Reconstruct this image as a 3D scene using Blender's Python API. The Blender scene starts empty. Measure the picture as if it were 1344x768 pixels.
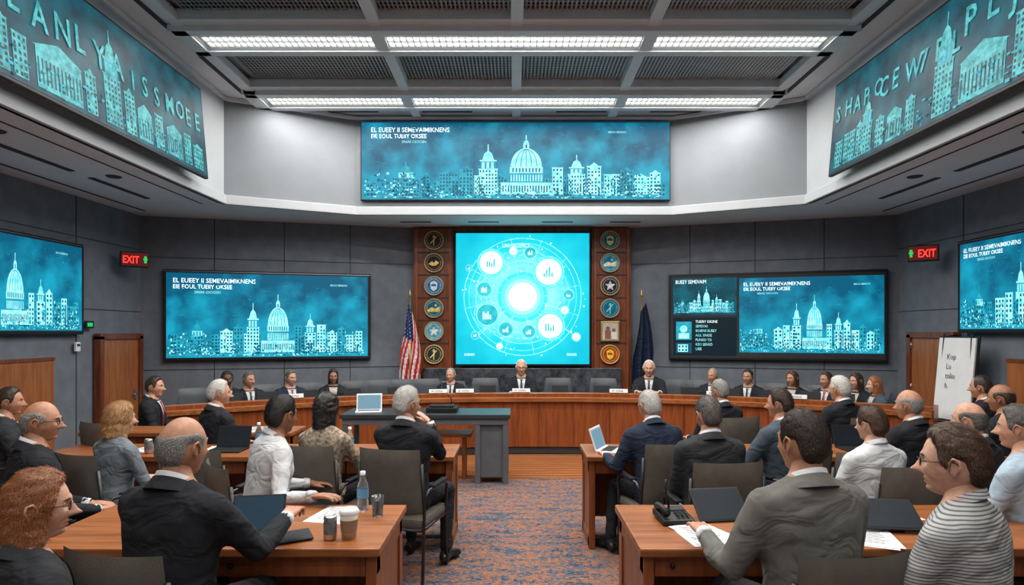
import bpy, bmesh, math, random
import numpy as np
from mathutils import Vector, Matrix, noise
from mathutils.bvhtree import BVHTree
random.seed(5)
C=bpy.context
rad=math.radians
try: C.scene.view_settings.view_transform='Standard'
except Exception: pass
# ---------------------------------------------------------------- materials
MC={}
def mat(name,col,rough=.6,metal=0,emit=0,var=.12,vscale=6,bump=0,bscale=60,ecol=None,spec=.5):
    if name in MC: return MC[name]
    m=bpy.data.materials.new(name); m.use_nodes=True; nt=m.node_tree; b=nt.nodes['Principled BSDF']
    b.inputs['Roughness'].default_value=rough; b.inputs['Metallic'].default_value=metal
    b.inputs['Specular IOR Level'].default_value=spec
    c=(*col,1)
    tc=nt.nodes.new('ShaderNodeTexCoord')
    if var>0:
        n=nt.nodes.new('ShaderNodeTexNoise'); n.inputs['Scale'].default_value=vscale; n.inputs['Detail'].default_value=4
        nt.links.new(tc.outputs['Object'],n.inputs['Vector'])
        r=nt.nodes.new('ShaderNodeValToRGB'); r.color_ramp.elements[0].position=.3; r.color_ramp.elements[1].position=.7
        r.color_ramp.elements[0].color=(*[x*(1-var) for x in col],1); r.color_ramp.elements[1].color=(*[min(1,x*(1+var)) for x in col],1)
        nt.links.new(n.outputs['Fac'],r.inputs['Fac']); nt.links.new(r.outputs['Color'],b.inputs['Base Color'])
    else: b.inputs['Base Color'].default_value=c
    if bump>0:
        n2=nt.nodes.new('ShaderNodeTexNoise'); n2.inputs['Scale'].default_value=bscale; n2.inputs['Detail'].default_value=3
        nt.links.new(tc.outputs['Object'],n2.inputs['Vector'])
        bp=nt.nodes.new('ShaderNodeBump'); bp.inputs['Strength'].default_value=bump; bp.inputs['Distance'].default_value=.02
        nt.links.new(n2.outputs['Fac'],bp.inputs['Height']); nt.links.new(bp.outputs['Normal'],b.inputs['Normal'])
    MC[name]=m; return m
def woodmat(name,c1,c2,axis=0,rough=.35,sc=3):
    if name in MC: return MC[name]
    m=bpy.data.materials.new(name); m.use_nodes=True; nt=m.node_tree; b=nt.nodes['Principled BSDF']
    tc=nt.nodes.new('ShaderNodeTexCoord'); mp=nt.nodes.new('ShaderNodeMapping')
    s=[9,9,9]; s[axis]=.7; mp.inputs['Scale'].default_value=s
    nt.links.new(tc.outputs['Object'],mp.inputs['Vector'])
    n=nt.nodes.new('ShaderNodeTexNoise'); n.inputs['Scale'].default_value=sc; n.inputs['Detail'].default_value=7; n.inputs['Distortion'].default_value=.6
    nt.links.new(mp.outputs['Vector'],n.inputs['Vector'])
    r=nt.nodes.new('ShaderNodeValToRGB'); r.color_ramp.elements[0].position=.32; r.color_ramp.elements[1].position=.68
    r.color_ramp.elements[0].color=(*c1,1); r.color_ramp.elements[1].color=(*c2,1)
    nt.links.new(n.outputs['Fac'],r.inputs['Fac']); nt.links.new(r.outputs['Color'],b.inputs['Base Color'])
    b.inputs['Roughness'].default_value=rough; b.inputs['Specular IOR Level'].default_value=.38
    MC[name]=m; return m
def clothmat(name,col,rough=.85,stripe=None):
    if name in MC: return MC[name]
    m=mat(name,col,rough,0,0,.12,14,0,60,None,.25); nt=m.node_tree; b=nt.nodes['Principled BSDF']
    tc=nt.nodes.new('ShaderNodeTexCoord'); mp=nt.nodes.new('ShaderNodeMapping'); mp.inputs['Scale'].default_value=(1,1,1.6); mp.inputs['Rotation'].default_value=(.3,.5,.2)
    nt.links.new(tc.outputs['Object'],mp.inputs['Vector'])
    n=nt.nodes.new('ShaderNodeTexNoise'); n.inputs['Scale'].default_value=6; n.inputs['Detail'].default_value=2; n.inputs['Distortion'].default_value=1.2
    nt.links.new(mp.outputs['Vector'],n.inputs['Vector'])
    n3=nt.nodes.new('ShaderNodeTexNoise'); n3.inputs['Scale'].default_value=300
    nt.links.new(tc.outputs['Object'],n3.inputs['Vector'])
    bp=nt.nodes.new('ShaderNodeBump'); bp.inputs['Strength'].default_value=.6; bp.inputs['Distance'].default_value=.05
    nt.links.new(n.outputs['Fac'],bp.inputs['Height'])
    b2=nt.nodes.new('ShaderNodeBump'); b2.inputs['Strength'].default_value=.25; b2.inputs['Distance'].default_value=.004
    nt.links.new(n3.outputs['Fac'],b2.inputs['Height']); nt.links.new(bp.outputs['Normal'],b2.inputs['Normal'])
    nt.links.new(b2.outputs['Normal'],b.inputs['Normal'])
    if stripe:
        w=nt.nodes.new('ShaderNodeTexWave'); w.inputs['Scale'].default_value=stripe[1]; w.bands_direction='Z'; w.inputs['Distortion'].default_value=.25; w.inputs['Detail Scale'].default_value=.3
        nt.links.new(tc.outputs['Object'],w.inputs['Vector'])
        r=nt.nodes.new('ShaderNodeValToRGB'); r.color_ramp.elements[0].position=.5; r.color_ramp.elements[1].position=.85
        r.color_ramp.elements[0].color=(*col,1); r.color_ramp.elements[1].color=(*stripe[0],1)
        nt.links.new(w.outputs['Fac'],r.inputs['Fac']); nt.links.new(r.outputs['Color'],b.inputs['Base Color'])
    return m
def emis(name,col,st,var=0,vscale=5,col2=None,haze=None):
    if name in MC: return MC[name]
    m=bpy.data.materials.new(name); m.use_nodes=True; nt=m.node_tree; b=nt.nodes['Principled BSDF']
    b.inputs['Base Color'].default_value=(.004,.004,.005,1); b.inputs['Roughness'].default_value=.5; b.inputs['Specular IOR Level'].default_value=.2
    b.inputs['Emission Strength'].default_value=st
    if col2:
        tc=nt.nodes.new('ShaderNodeTexCoord'); n=nt.nodes.new('ShaderNodeTexNoise'); n.inputs['Scale'].default_value=vscale; n.inputs['Detail'].default_value=6
        nt.links.new(tc.outputs['Object'],n.inputs['Vector']); r=nt.nodes.new('ShaderNodeValToRGB')
        r.color_ramp.elements[0].position=.35; r.color_ramp.elements[1].position=.68
        r.color_ramp.elements[0].color=(*col,1); r.color_ramp.elements[1].color=(*col2,1)
        src=n.outputs['Fac']
        if haze:
            sp=nt.nodes.new('ShaderNodeSeparateXYZ'); nt.links.new(tc.outputs['Object'],sp.inputs[0])
            a=nt.nodes.new('ShaderNodeMath'); a.operation='MULTIPLY_ADD'; a.inputs[1].default_value=-haze; nt.links.new(sp.outputs['Z'],a.inputs[0]); nt.links.new(src,a.inputs[2]); src=a.outputs[0]
        nt.links.new(src,r.inputs['Fac']); nt.links.new(r.outputs['Color'],b.inputs['Emission Color'])
    else: b.inputs['Emission Color'].default_value=(*col,1)
    MC[name]=m; return m
# ---------------------------------------------------------------- mesh builder
class MB:
    def __init__(s): s.v=[];s.f=[];s.m=[];s.s=[];s.M=[]
    def mi(s,m):
        if m not in s.M: s.M.append(m)
        return s.M.index(m)
    def add(s,vs,fs,m,smooth=False,T=None):
        o=len(s.v); i=m if isinstance(m,int) else s.mi(m)
        if T is not None: vs=[T@Vector(p) for p in vs]
        s.v.extend([tuple(p) for p in vs])
        for f in fs: s.f.append([o+k for k in f])
        s.m.extend([i]*len(fs)); s.s.extend([smooth]*len(fs))
    def box(s,c,d,m,rz=0,bev=0,rx=0,ry=0):
        bm=bmesh.new(); bmesh.ops.create_cube(bm,size=1)
        for v in bm.verts: v.co=Vector((v.co.x*d[0],v.co.y*d[1],v.co.z*d[2]))
        if bev>0: bmesh.ops.bevel(bm,geom=list(bm.edges),offset=bev,segments=2,affect='EDGES',profile=.6)
        bm.verts.index_update()
        T=Matrix.Translation(c)@Matrix.Rotation(rz,4,'Z')@Matrix.Rotation(ry,4,'Y')@Matrix.Rotation(rx,4,'X')
        s.add([T@v.co for v in bm.verts],[[v.index for v in f.verts] for f in bm.faces],m,False); bm.free()
    def tube(s,pts,rs,m,n=12,caps=True,smooth=True,sy=1.0):
        pts=[Vector(p) for p in pts]; vs=[];fs=[]
        P=[];R=[]
        for i,p in enumerate(pts):
            P.append(p);R.append(rs[i] if not isinstance(rs,(int,float)) else rs)
        up=None
        for i,p in enumerate(P):
            d=(P[min(i+1,len(P)-1)]-P[max(i-1,0)]).normalized()
            if up is None:
                up=Vector((0,0,1)) if abs(d.z)<.9 else Vector((1,0,0))
            a=d.cross(up).normalized(); b=a.cross(d).normalized(); up=b
            for k in range(n):
                t=2*math.pi*k/n
                vs.append(p+a*(math.cos(t)*R[i])+b*(math.sin(t)*R[i]*sy))
        for i in range(len(P)-1):
            for k in range(n):
                fs.append([i*n+k,i*n+(k+1)%n,(i+1)*n+(k+1)%n,(i+1)*n+k])
        if caps:
            fs.append(list(range(n))[::-1]); fs.append([(len(P)-1)*n+k for k in range(n)])
        s.add(vs,fs,m,smooth)
    def capsule(s,pts,rs,m,n=12):
        pts=[Vector(p) for p in pts]; P=[];R=[]
        d0=(pts[1]-pts[0]).normalized(); d1=(pts[-1]-pts[-2]).normalized()
        for a in (88,60,30): P.append(pts[0]-d0*rs[0]*math.sin(rad(a)));R.append(rs[0]*math.cos(rad(a)))
        P+=pts;R+=list(rs)
        for a in (30,60,88): P.append(pts[-1]+d1*rs[-1]*math.sin(rad(a)));R.append(rs[-1]*math.cos(rad(a)))
        s.tube(P,R,m,n)
    def cyl(s,p1,p2,r,m,n=20,r2=None): s.tube([p1,p2],[r,r if r2 is None else r2],m,n)
    def lathe(s,prof,m,c=(0,0,0),n=24):
        vs=[];fs=[]
        for r,z in prof:
            for k in range(n):
                t=2*math.pi*k/n; vs.append((c[0]+r*math.cos(t),c[1]+r*math.sin(t),c[2]+z))
        for i in range(len(prof)-1):
            for k in range(n): fs.append([i*n+k,i*n+(k+1)%n,(i+1)*n+(k+1)%n,(i+1)*n+k])
        s.add(vs,fs,m,True)
    def ell(s,c,r,m,nu=12,nv=8,T=None):
        vs=[];fs=[]
        for i in range(nv+1):
            a=math.pi*i/nv-math.pi/2
            for k in range(nu):
                t=2*math.pi*k/nu
                vs.append(Vector((c[0]+r[0]*math.cos(a)*math.cos(t),c[1]+r[1]*math.cos(a)*math.sin(t),c[2]+r[2]*math.sin(a))))
        for i in range(nv):
            for k in range(nu): fs.append([i*nu+k,i*nu+(k+1)%nu,(i+1)*nu+(k+1)%nu,(i+1)*nu+k])
        s.add(vs,fs,m,True,T)
    def p2(s,pts,y,m): s.add([(p[0],y,p[1]) for p in pts],[list(range(len(pts)))],m)
    def r2(s,x,z,w,h,y,m): s.p2([(x,z),(x+w,z),(x+w,z+h),(x,z+h)],y,m)
    def d2(s,x,z,r,y,m,n=28,rz=None):
        rz=rz or r; s.p2([(x+r*math.cos(2*math.pi*k/n),z+rz*math.sin(2*math.pi*k/n)) for k in range(n)],y,m)
    def ring2(s,x,z,r0,r1,y,m,n=48,a0=0,a1=2*math.pi):
        vs=[];fs=[]
        for k in range(n+1):
            t=a0+(a1-a0)*k/n
            vs.append((x+r0*math.cos(t),y,z+r0*math.sin(t))); vs.append((x+r1*math.cos(t),y,z+r1*math.sin(t)))
        for k in range(n): fs.append([2*k,2*k+1,2*k+3,2*k+2])
        s.add(vs,fs,m)
    def line2(s,x0,z0,x1,z1,w,y,m):
        dx,dz=x1-x0,z1-z0; l=math.hypot(dx,dz) or 1; nx,nz=-dz/l*w/2,dx/l*w/2
        s.p2([(x0+nx,z0+nz),(x1+nx,z1+nz),(x1-nx,z1-nz),(x0-nx,z0-nz)],y,m)
    def text(s,body,x,z,size,y,m,sx=1.0,bold=0.0):
        key=(body,bold)
        if key not in TC:
            cu=bpy.data.curves.new('t','FONT'); cu.body=body; cu.resolution_u=2; cu.offset=bold
            ob=bpy.data.objects.new('t',cu); C.collection.objects.link(ob); C.view_layer.update()
            me=ob.evaluated_get(C.evaluated_depsgraph_get()).to_mesh()
            TC[key]=([tuple(v.co) for v in me.vertices],[list(p.vertices) for p in me.polygons])
            ob.evaluated_get(C.evaluated_depsgraph_get()).to_mesh_clear()
            bpy.data.objects.remove(ob); bpy.data.curves.remove(cu)
        vs,fs=TC[key]
        s.add([(x+v[0]*size*sx,y,z+v[1]*size) for v in vs],fs,m)
    def mesh(s,name):
        me=bpy.data.meshes.new(name); me.from_pydata(s.v,[],s.f)
        me.polygons.foreach_set('material_index',s.m); me.polygons.foreach_set('use_smooth',s.s)
        for m in s.M: me.materials.append(m)
        me.update(); return me
    def obj(s,name,loc=(0,0,0),rz=0,scale=1):
        return place(name,s.mesh(name),loc,rz,scale)
TC={}
def place(name,me,loc=(0,0,0),rz=0,scale=1):
    o=bpy.data.objects.new(name,me); o.location=loc; o.rotation_euler=(0,0,rz)
    o.scale=(scale,)*3 if isinstance(scale,(int,float)) else scale
    C.collection.objects.link(o); return o
# ---------------------------------------------------------------- palette
M_wall=mat('wall_fabric_grey',(.150,.172,.205),.9,var=.14,vscale=5,bump=.25,bscale=150)
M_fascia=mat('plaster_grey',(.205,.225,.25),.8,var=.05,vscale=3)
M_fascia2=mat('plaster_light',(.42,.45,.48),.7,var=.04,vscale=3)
M_ceil=mat('ceiling_paint',(.44,.50,.54),.7,var=.04,vscale=3)
M_frame=mat('ceiling_frame_white',(.60,.65,.68),.5,var=.04)
M_dark=mat('black_plastic',(.012,.013,.016),.5,var=.1,spec=.3)
M_seam=mat('seam_dark',(.03,.032,.036),.8)
M_grille=mat('grille_metal',(.36,.37,.38),.5,.2)
M_metal=mat('dark_metal',(.06,.06,.065),.35,.8)
M_chrome=mat('brushed_metal',(.5,.5,.52),.3,.9)
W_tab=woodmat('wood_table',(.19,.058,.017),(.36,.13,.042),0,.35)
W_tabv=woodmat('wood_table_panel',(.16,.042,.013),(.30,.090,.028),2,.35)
W_dais=woodmat('wood_dais',(.18,.044,.012),(.32,.088,.025),2,.35)
W_pan=woodmat('wood_wall_panel',(.10,.024,.010),(.22,.060,.022),2,.4)
W_wain=woodmat('wood_wainscot',(.24,.075,.024),(.38,.135,.045),2,.4)
M_stone=mat('dark_marble',(.05,.055,.065),.25,var=.6,vscale=9)
M_counter=mat('counter_dark',(.035,.04,.048),.35,var=.2)
M_paper=mat('paper_white',(.75,.76,.78),.8,var=.04)
M_chair=mat('chair_fabric',(.105,.094,.080),.9,var=.12,vscale=12,bump=.2,bscale=200)
M_chair2=mat('leather_dark',(.030,.038,.050),.45,var=.15,bump=.15,bscale=60)
M_gold=mat('brass',(.55,.38,.14),.35,.8)
E_bg=emis('screen_blue',(.001,.115,.22),1.0,col2=(.008,.40,.60),vscale=2.6,haze=.22)
E_bg2=emis('banner_blue',(.001,.036,.060),1.0,col2=(.002,.12,.165),vscale=4)
E_lt=emis('screen_light_cyan',(.48,1.0,1.0),1.2,col2=(.14,.80,.92),vscale=14)
E_md=emis('screen_mid_cyan',(.025,.50,.66),1.0,col2=(.012,.27,.40),vscale=12)
E_dk=emis('screen_deep_blue',(.001,.10,.18),1.0)
E_off=mat('screen_off',(.012,.018,.026),.5,var=.2,spec=.2)
E_tab=emis('tablet_dim_screen',(.010,.035,.060),1.0)
E_wh=emis('screen_white',(.80,1,1),1.5)
E_let=emis('banner_letter',(.12,.66,.68),1.0,col2=(.02,.27,.30),vscale=18)
E_blk=emis('screen_navy',(.001,.012,.02),1)
E_red=emis('exit_red',(1,.03,.02),3); E_grn=emis('exit_green',(.03,.7,.12),.9)

# ================================================================= ROOM
H1,H2=3.53,5.05
def quadobj(name,quads,m):
    mb=MB()
    for q in quads: mb.add(q,[list(range(len(q)))],m)
    return mb.obj(name)
outer=[(-5.8,-3),(-5.75,9.38),(-1.75,10.5),(1.97,10.5),(5.85,9.3),(5.85,-3)]
inner=[(-4.0,-3),(-4.05,8.5),(-2.4,9.3),(2.4,9.3),(4.08,8.5),(4.05,-3)]
def wallobj(name,a,b,z0,z1,m,seams=0,hs=None,th=.12):
    dx,dy=b[0]-a[0],b[1]-a[1]; L=math.hypot(dx,dy); ang=math.atan2(dy,dx); mb=MB()
    mb.box((L/2,th/2,(z0+z1)/2),(L,th,z1-z0),m)
    if seams:
        for i in range(1,seams): mb.box((L*i/seams,-.001,(z0+z1)/2),(.012,.01,z1-z0),M_seam)
    for h in (hs or []): mb.box((L/2,-.001,h),(L,.01,.010),M_seam)
    return mb.obj(name,(a[0],a[1],0),ang)
wallobj('wall_left',outer[0],outer[1],0,H1,M_wall,9,[2.05,3.0])
wallobj('wall_back_left',outer[1],outer[2],0,H1,M_wall,4,[2.9,1.15])
wallobj('wall_back',outer[2],outer[3],0,H1,M_wall)
wallobj('wall_back_right',outer[3],outer[4],0,H1,M_wall,4,[2.9,1.15])
wallobj('wall_right',outer[4],outer[5],0,H1,M_wall,9,[2.05,3.0])
wallobj('wall_rear',outer[5],outer[0],0,H2+.1,M_wall)
M_soff=mat('soffit_paint',(.68,.72,.76),.7,var=.04,vscale=3)
quadobj('ceiling_soffit',[[(*outer[i],H1),(*outer[i+1],H1),(*inner[i+1],H1),(*inner[i],H1)] for i in range(5)],M_soff)
for i,n in enumerate(['left','back_left','back','back_right','right']):
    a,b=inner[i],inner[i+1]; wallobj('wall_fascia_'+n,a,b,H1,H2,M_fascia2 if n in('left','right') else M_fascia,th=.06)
    dx,dy=b[0]-a[0],b[1]-a[1]; L=math.hypot(dx,dy); mb=MB()
    mb.box((L/2,-.02,H1+.055),(L+.02,.05,.13),M_fascia2,bev=.01)
    mb.box((L/2,-.02,H2-.06),(L+.02,.06,.05),M_frame,bev=.01)
    mb.obj('trim_%d'%(i+1),(a[0],a[1],0),math.atan2(dy,dx))
mb=MB()
for sx in (-1,1):
    for y in (2.5,4.6,6.2,7.6): mb.box((sx*4.9,y,H1-.004),(.07,1.1,.012),M_seam)
    mb.box((sx*5.45,5,H1-.003),(.03,8,.01),M_seam)
    mb.box((sx*4.35,5,H1-.003),(.015,7,.01),M_seam)
    for y in (3.4,5.4,7.0): mb.lathe([(0,-.012),(.07,-.012),(.085,0)],M_seam,(sx*4.6,y,H1))
for x in (-1.6,-.5,.7,1.8): mb.box((x,9.9,H1-.003),(.5,.05,.01),M_seam)
mb.obj('soffit_air_vents')
def carpetmat():
    m=bpy.data.materials.new('carpet_blue_rust'); m.use_nodes=True; nt=m.node_tree; b=nt.nodes['Principled BSDF']; b.inputs['Roughness'].default_value=.95; b.inputs['Specular IOR Level'].default_value=.1
    L=nt.links.new; N=nt.nodes.new
    tc=N('ShaderNodeTexCoord'); mp=N('ShaderNodeMapping'); mp.inputs['Scale'].default_value=(46,70,1); L(tc.outputs['Object'],mp.inputs['Vector'])
    v=N('ShaderNodeTexVoronoi'); v.inputs['Scale'].default_value=1; v.inputs['Randomness'].default_value=.6; L(mp.outputs['Vector'],v.inputs['Vector'])
    sep=N('ShaderNodeSeparateColor'); L(v.outputs['Color'],sep.inputs['Color'])
    n=N('ShaderNodeTexNoise'); n.inputs['Scale'].default_value=3.4; n.inputs['Detail'].default_value=5; L(tc.outputs['Object'],n.inputs['Vector'])
    w=N('ShaderNodeTexWave'); w.bands_direction='Y'; w.inputs['Scale'].default_value=2.0; w.inputs['Distortion'].default_value=9; w.inputs['Detail'].default_value=3; L(tc.outputs['Object'],w.inputs['Vector'])
    a=N('ShaderNodeMath'); a.operation='MULTIPLY_ADD'; L(n.outputs['Fac'],a.inputs[0]); a.inputs[1].default_value=1.2; L(sep.outputs['Red'],a.inputs[2])
    a2=N('ShaderNodeMath'); a2.operation='MULTIPLY_ADD'; L(w.outputs['Fac'],a2.inputs[0]); a2.inputs[1].default_value=.35; L(a.outputs[0],a2.inputs[2])
    r=N('ShaderNodeValToRGB')
    e=r.color_ramp.elements; e[0].position=.3; e[0].color=(.035,.062,.11,1); e[1].position=.50; e[1].color=(.085,.125,.18,1)
    for p,c in ((.60,(.14,.16,.20,1)),(.66,(.31,.13,.065,1)),(.80,(.44,.18,.075,1)),(.93,(.18,.12,.13,1))):
        q=e.new(p); q.color=c
    dv=N('ShaderNodeMath'); dv.operation='MULTIPLY'; L(a2.outputs[0],dv.inputs[0]); dv.inputs[1].default_value=.48
    L(dv.outputs[0],r.inputs['Fac'])
    n2=N('ShaderNodeTexNoise'); n2.inputs['Scale'].default_value=160; L(tc.outputs['Object'],n2.inputs['Vector'])
    mx=N('ShaderNodeMix'); mx.data_type='RGBA'; mx.blend_type='MULTIPLY'; mx.inputs[0].default_value=.7
    rr=N('ShaderNodeValToRGB'); rr.color_ramp.elements[0].position=.3; rr.color_ramp.elements[0].color=(.45,.45,.45,1); rr.color_ramp.elements[1].position=.65; L(n2.outputs['Fac'],rr.inputs['Fac'])
    L(r.outputs['Color'],mx.inputs[6]); L(rr.outputs['Color'],mx.inputs[7]); L(mx.outputs[2],b.inputs['Base Color'])
    bp=N('ShaderNodeBump'); bp.inputs['Strength'].default_value=.5; bp.inputs['Distance'].default_value=.01; L(n2.outputs['Fac'],bp.inputs['Height']); L(bp.outputs['Normal'],b.inputs['Normal'])
    return m
M_carpet=carpetmat()
W_floor=woodmat('wood_floor',(.24,.078,.024),(.40,.145,.048),0,.3,4)
mb=MB(); mb.box((0,4,-.06),(11.9,14.4,.1),W_floor)
for i in range(24): mb.box((0,7.3+i*.13,-.009),(11.6,.006,.003),M_seam)
mb.obj('floor')
mb=MB(); mb.box((0,2.12,-.005),(11.5,10.2,.012),M_carpet); mb.obj('carpet')

# ceiling
quadobj('ceiling',[[(-4.2,-3,H2+.12),(4.2,-3,H2+.12),(4.2,9.5,H2+.12),(-4.2,9.5,H2+.12)]],M_ceil)
mb=MB(); ZC=H2
XS=[-3.52,-1.47,.03,1.47,3.52]
for sx in (-1,1):
    mb.box((sx*3.82,3.2,ZC+.02),(.55,12.6,.10),M_soff)
    mb.box((sx*3.72,3.2,ZC-.035),(.05,12.4,.02),M_seam)
    mb.box((sx*3.56,3.2,ZC-.02),(.12,12.4,.10),M_frame,bev=.01)
for x in XS[1:4]: mb.box((x,3.2,ZC-.01),(.13,12.0,.12),M_frame,bev=.01)
rows=[8.5,6.75,5.0,3.2,1.4,-.4,-2.0]
for r_ in rows:
    mb.box((0,r_-.34,ZC),(7.2,.16,.12),M_frame,bev=.01)
    mb.box((0,r_+.34,ZC),(7.2,.16,.12),M_frame,bev=.01)
mb.box((0,9.12,ZC+.02),(7.6,.5,.08),M_ceil)
for x in (-2.4,-1.0,1.0,2.4): mb.box((x,9.08,ZC-.024),(.75,.06,.01),M_seam)
mb.obj('ceiling_beams')
E_lamp=emis('lamp_diffuser',(1,.95,.86),2.6)
for r_ in rows:
    mb=MB()
    mb.box((0,r_-.24,ZC-.085),(7.3,.12,.07),M_frame,bev=.008)
    mb.box((0,r_+.24,ZC-.085),(7.3,.12,.07),M_frame,bev=.008)
    mb.box((0,r_,ZC-.045),(7.3,.5,.03),M_ceil)
    for x in (-3.58,3.58): mb.box((x,r_,ZC-.085),(.20,.60,.07),M_frame,bev=.008)
    for x in (-1.48,1.48): mb.box((x,r_,ZC-.08),(.14,.4,.06),M_frame)
    for x0,x1 in ((-3.42,-1.56),(-1.40,1.40),(1.56,3.42)):
        mb.box(((x0+x1)/2,r_,ZC-.070),(x1-x0,.24,.016),E_lamp)
        n=int((x1-x0)/.07)
        for k in range(n+1): mb.box((x0+(x1-x0)*k/n,r_,ZC-.088),(.008,.24,.02),M_frame)
        for yy in (-.12,0,.12): mb.box(((x0+x1)/2,r_+yy,ZC-.088),(x1-x0,.010,.022),M_frame)
        ld=bpy.data.lights.new('tray_lamp','AREA'); ld.shape='RECTANGLE'; ld.size=x1-x0; ld.size_y=.22; ld.energy=(x1-x0)*(28 if r_>4 else 21 if r_>2 else 10); ld.color=(1,.95,.88)
        lo=bpy.data.objects.new('ceiling_lamp',ld); lo.location=((x0+x1)/2,r_,ZC-.105); C.collection.objects.link(lo)
    mb.obj('ceiling_light_tray')
M_gr2=mat('grille_dark',(.05,.05,.052),.7)
mb=MB()
for i in range(len(rows)-1):
    y1=rows[i]-.42; y0=rows[i+1]+.42
    for j in range(4):
        a,b=XS[j]+.07,XS[j+1]-.07
        mb.add([(a,y0,ZC+.09),(b,y0,ZC+.09),(b,y1,ZC+.09),(a,y1,ZC+.09)],[[0,1,2,3]],M_gr2)
        n=int((b-a)/.045)
        for k in range(n):
            x=a+(k+.5)*(b-a)/n
            mb.add([(x-.010,y0,ZC+.04),(x+.012,y0,ZC+.03),(x+.012,y1,ZC+.03),(x-.010,y1,ZC+.04)],[[0,1,2,3]],M_grille)
        ny=int((y1-y0)/.07)
        for k in range(ny):
            y=y0+(k+.5)*(y1-y0)/ny
            mb.add([(a,y-.008,ZC+.034),(b,y-.008,ZC+.034),(b,y+.008,ZC+.034),(a,y+.008,ZC+.034)],[[0,1,2,3]],M_grille)
mb.obj('ceiling_grilles')

# ================================================================= SCREENS
def building(mb,x,z,w,h,y,ml,md,rng,style=0):
    mb.r2(x,z,w,h,y,ml)
    nx=max(2,int(w/.042)); nz=max(2,int(h/.05))
    if style==1:
        for k in range(nx):
            mb.r2(x+w*(k+.3)/nx,z+h*.12,w*.4/nx,h*.62,y-.0012,md)
        mb.p2([(x-w*.05,z+h),(x+w*1.05,z+h),(x+w/2,z+h*1.3)],y,ml)
    else:
        for i in range(nx):
            for j in range(nz):
                if rng.random()<.85: mb.r2(x+w*(i+.22)/nx,z+h*(j+.22)/nz,w*.5/nx,h*.55/nz,y-.0012,md)
        mb.r2(x-w*.04,z+h,w*1.08,h*.03,y,ml)
        if rng.random()<.5: mb.p2([(x+w*.1,z+h),(x+w*.9,z+h),(x+w*.5,z+h*1.16)],y,ml)
def dome(mb,cx,z,w,h,y,ml,mm,md,rng):
    bw=w; mb.r2(cx-bw*.62,z,bw*1.24,h*.20,y,ml)
    n=18
    for k in range(n): mb.r2(cx-bw*.6+bw*1.2*(k+.3)/n,z+h*.04,bw*1.2/n*.45,h*.11,y-.0012,md)
    mb.p2([(cx-bw*.25,z+h*.20),(cx+bw*.25,z+h*.20),(cx,z+h*.27)],y,ml)
    mb.r2(cx-bw*.42,z+h*.20,bw*.84,h*.16,y,mm)
    n=12
    for k in range(n): mb.r2(cx-bw*.40+bw*.8*(k+.25)/n,z+h*.22,bw*.8/n*.5,h*.11,y-.0012,ml)
    mb.r2(cx-bw*.40,z+h*.36,bw*.80,h*.10,y,ml)
    for k in range(9): mb.r2(cx-bw*.36+bw*.72*(k+.3)/9,z+h*.375,bw*.72/9*.4,h*.07,y-.0012,md)
    pts=[(cx-bw*.38*math.cos(t),z+h*.46+h*.32*math.sin(t)) for t in [math.pi*k/20 for k in range(21)]]
    mb.p2(pts,y,ml)
    for k in (-.26,-.13,0,.13,.26):
        prev=None
        for q in range(8):
            t=q/7; xx=cx+bw*k*math.cos(t*math.pi/2); zz=z+h*.47+h*.29*math.sin(t*math.pi/2)
            if prev: mb.line2(prev[0],prev[1],xx,zz,bw*.02,y-.0012,mm)
            prev=(xx,zz)
    mb.r2(cx-bw*.07,z+h*.77,bw*.14,h*.09,y,ml); mb.r2(cx-bw*.02,z+h*.78,bw*.04,h*.06,y-.0012,md)
    mb.d2(cx,z+h*.87,bw*.06,y,ml,12); mb.r2(cx-bw*.012,z+h*.88,bw*.024,h*.12,y,ml)
def tower(mb,cx,z,w,h,y,ml,mm,md,rng):
    building(mb,cx-w*.5,z,w,h*.5,y,ml,md,rng); mb.r2(cx-w*.4,z+h*.5,w*.8,h*.16,y,mm)
    for k in range(3): mb.r2(cx-w*.34+k*w*.25,z+h*.52,w*.14,h*.12,y-.0012,ml)
    mb.r2(cx-w*.46,z+h*.66,w*.92,h*.03,y,ml)
    mb.p2([(cx-w*.32,z+h*.69),(cx+w*.32,z+h*.69),(cx+w*.2,z+h*.82),(cx,z+h*.88),(cx-w*.2,z+h*.82)],y,ml)
    mb.r2(cx-w*.03,z+h*.86,w*.06,h*.14,y,ml)
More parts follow.
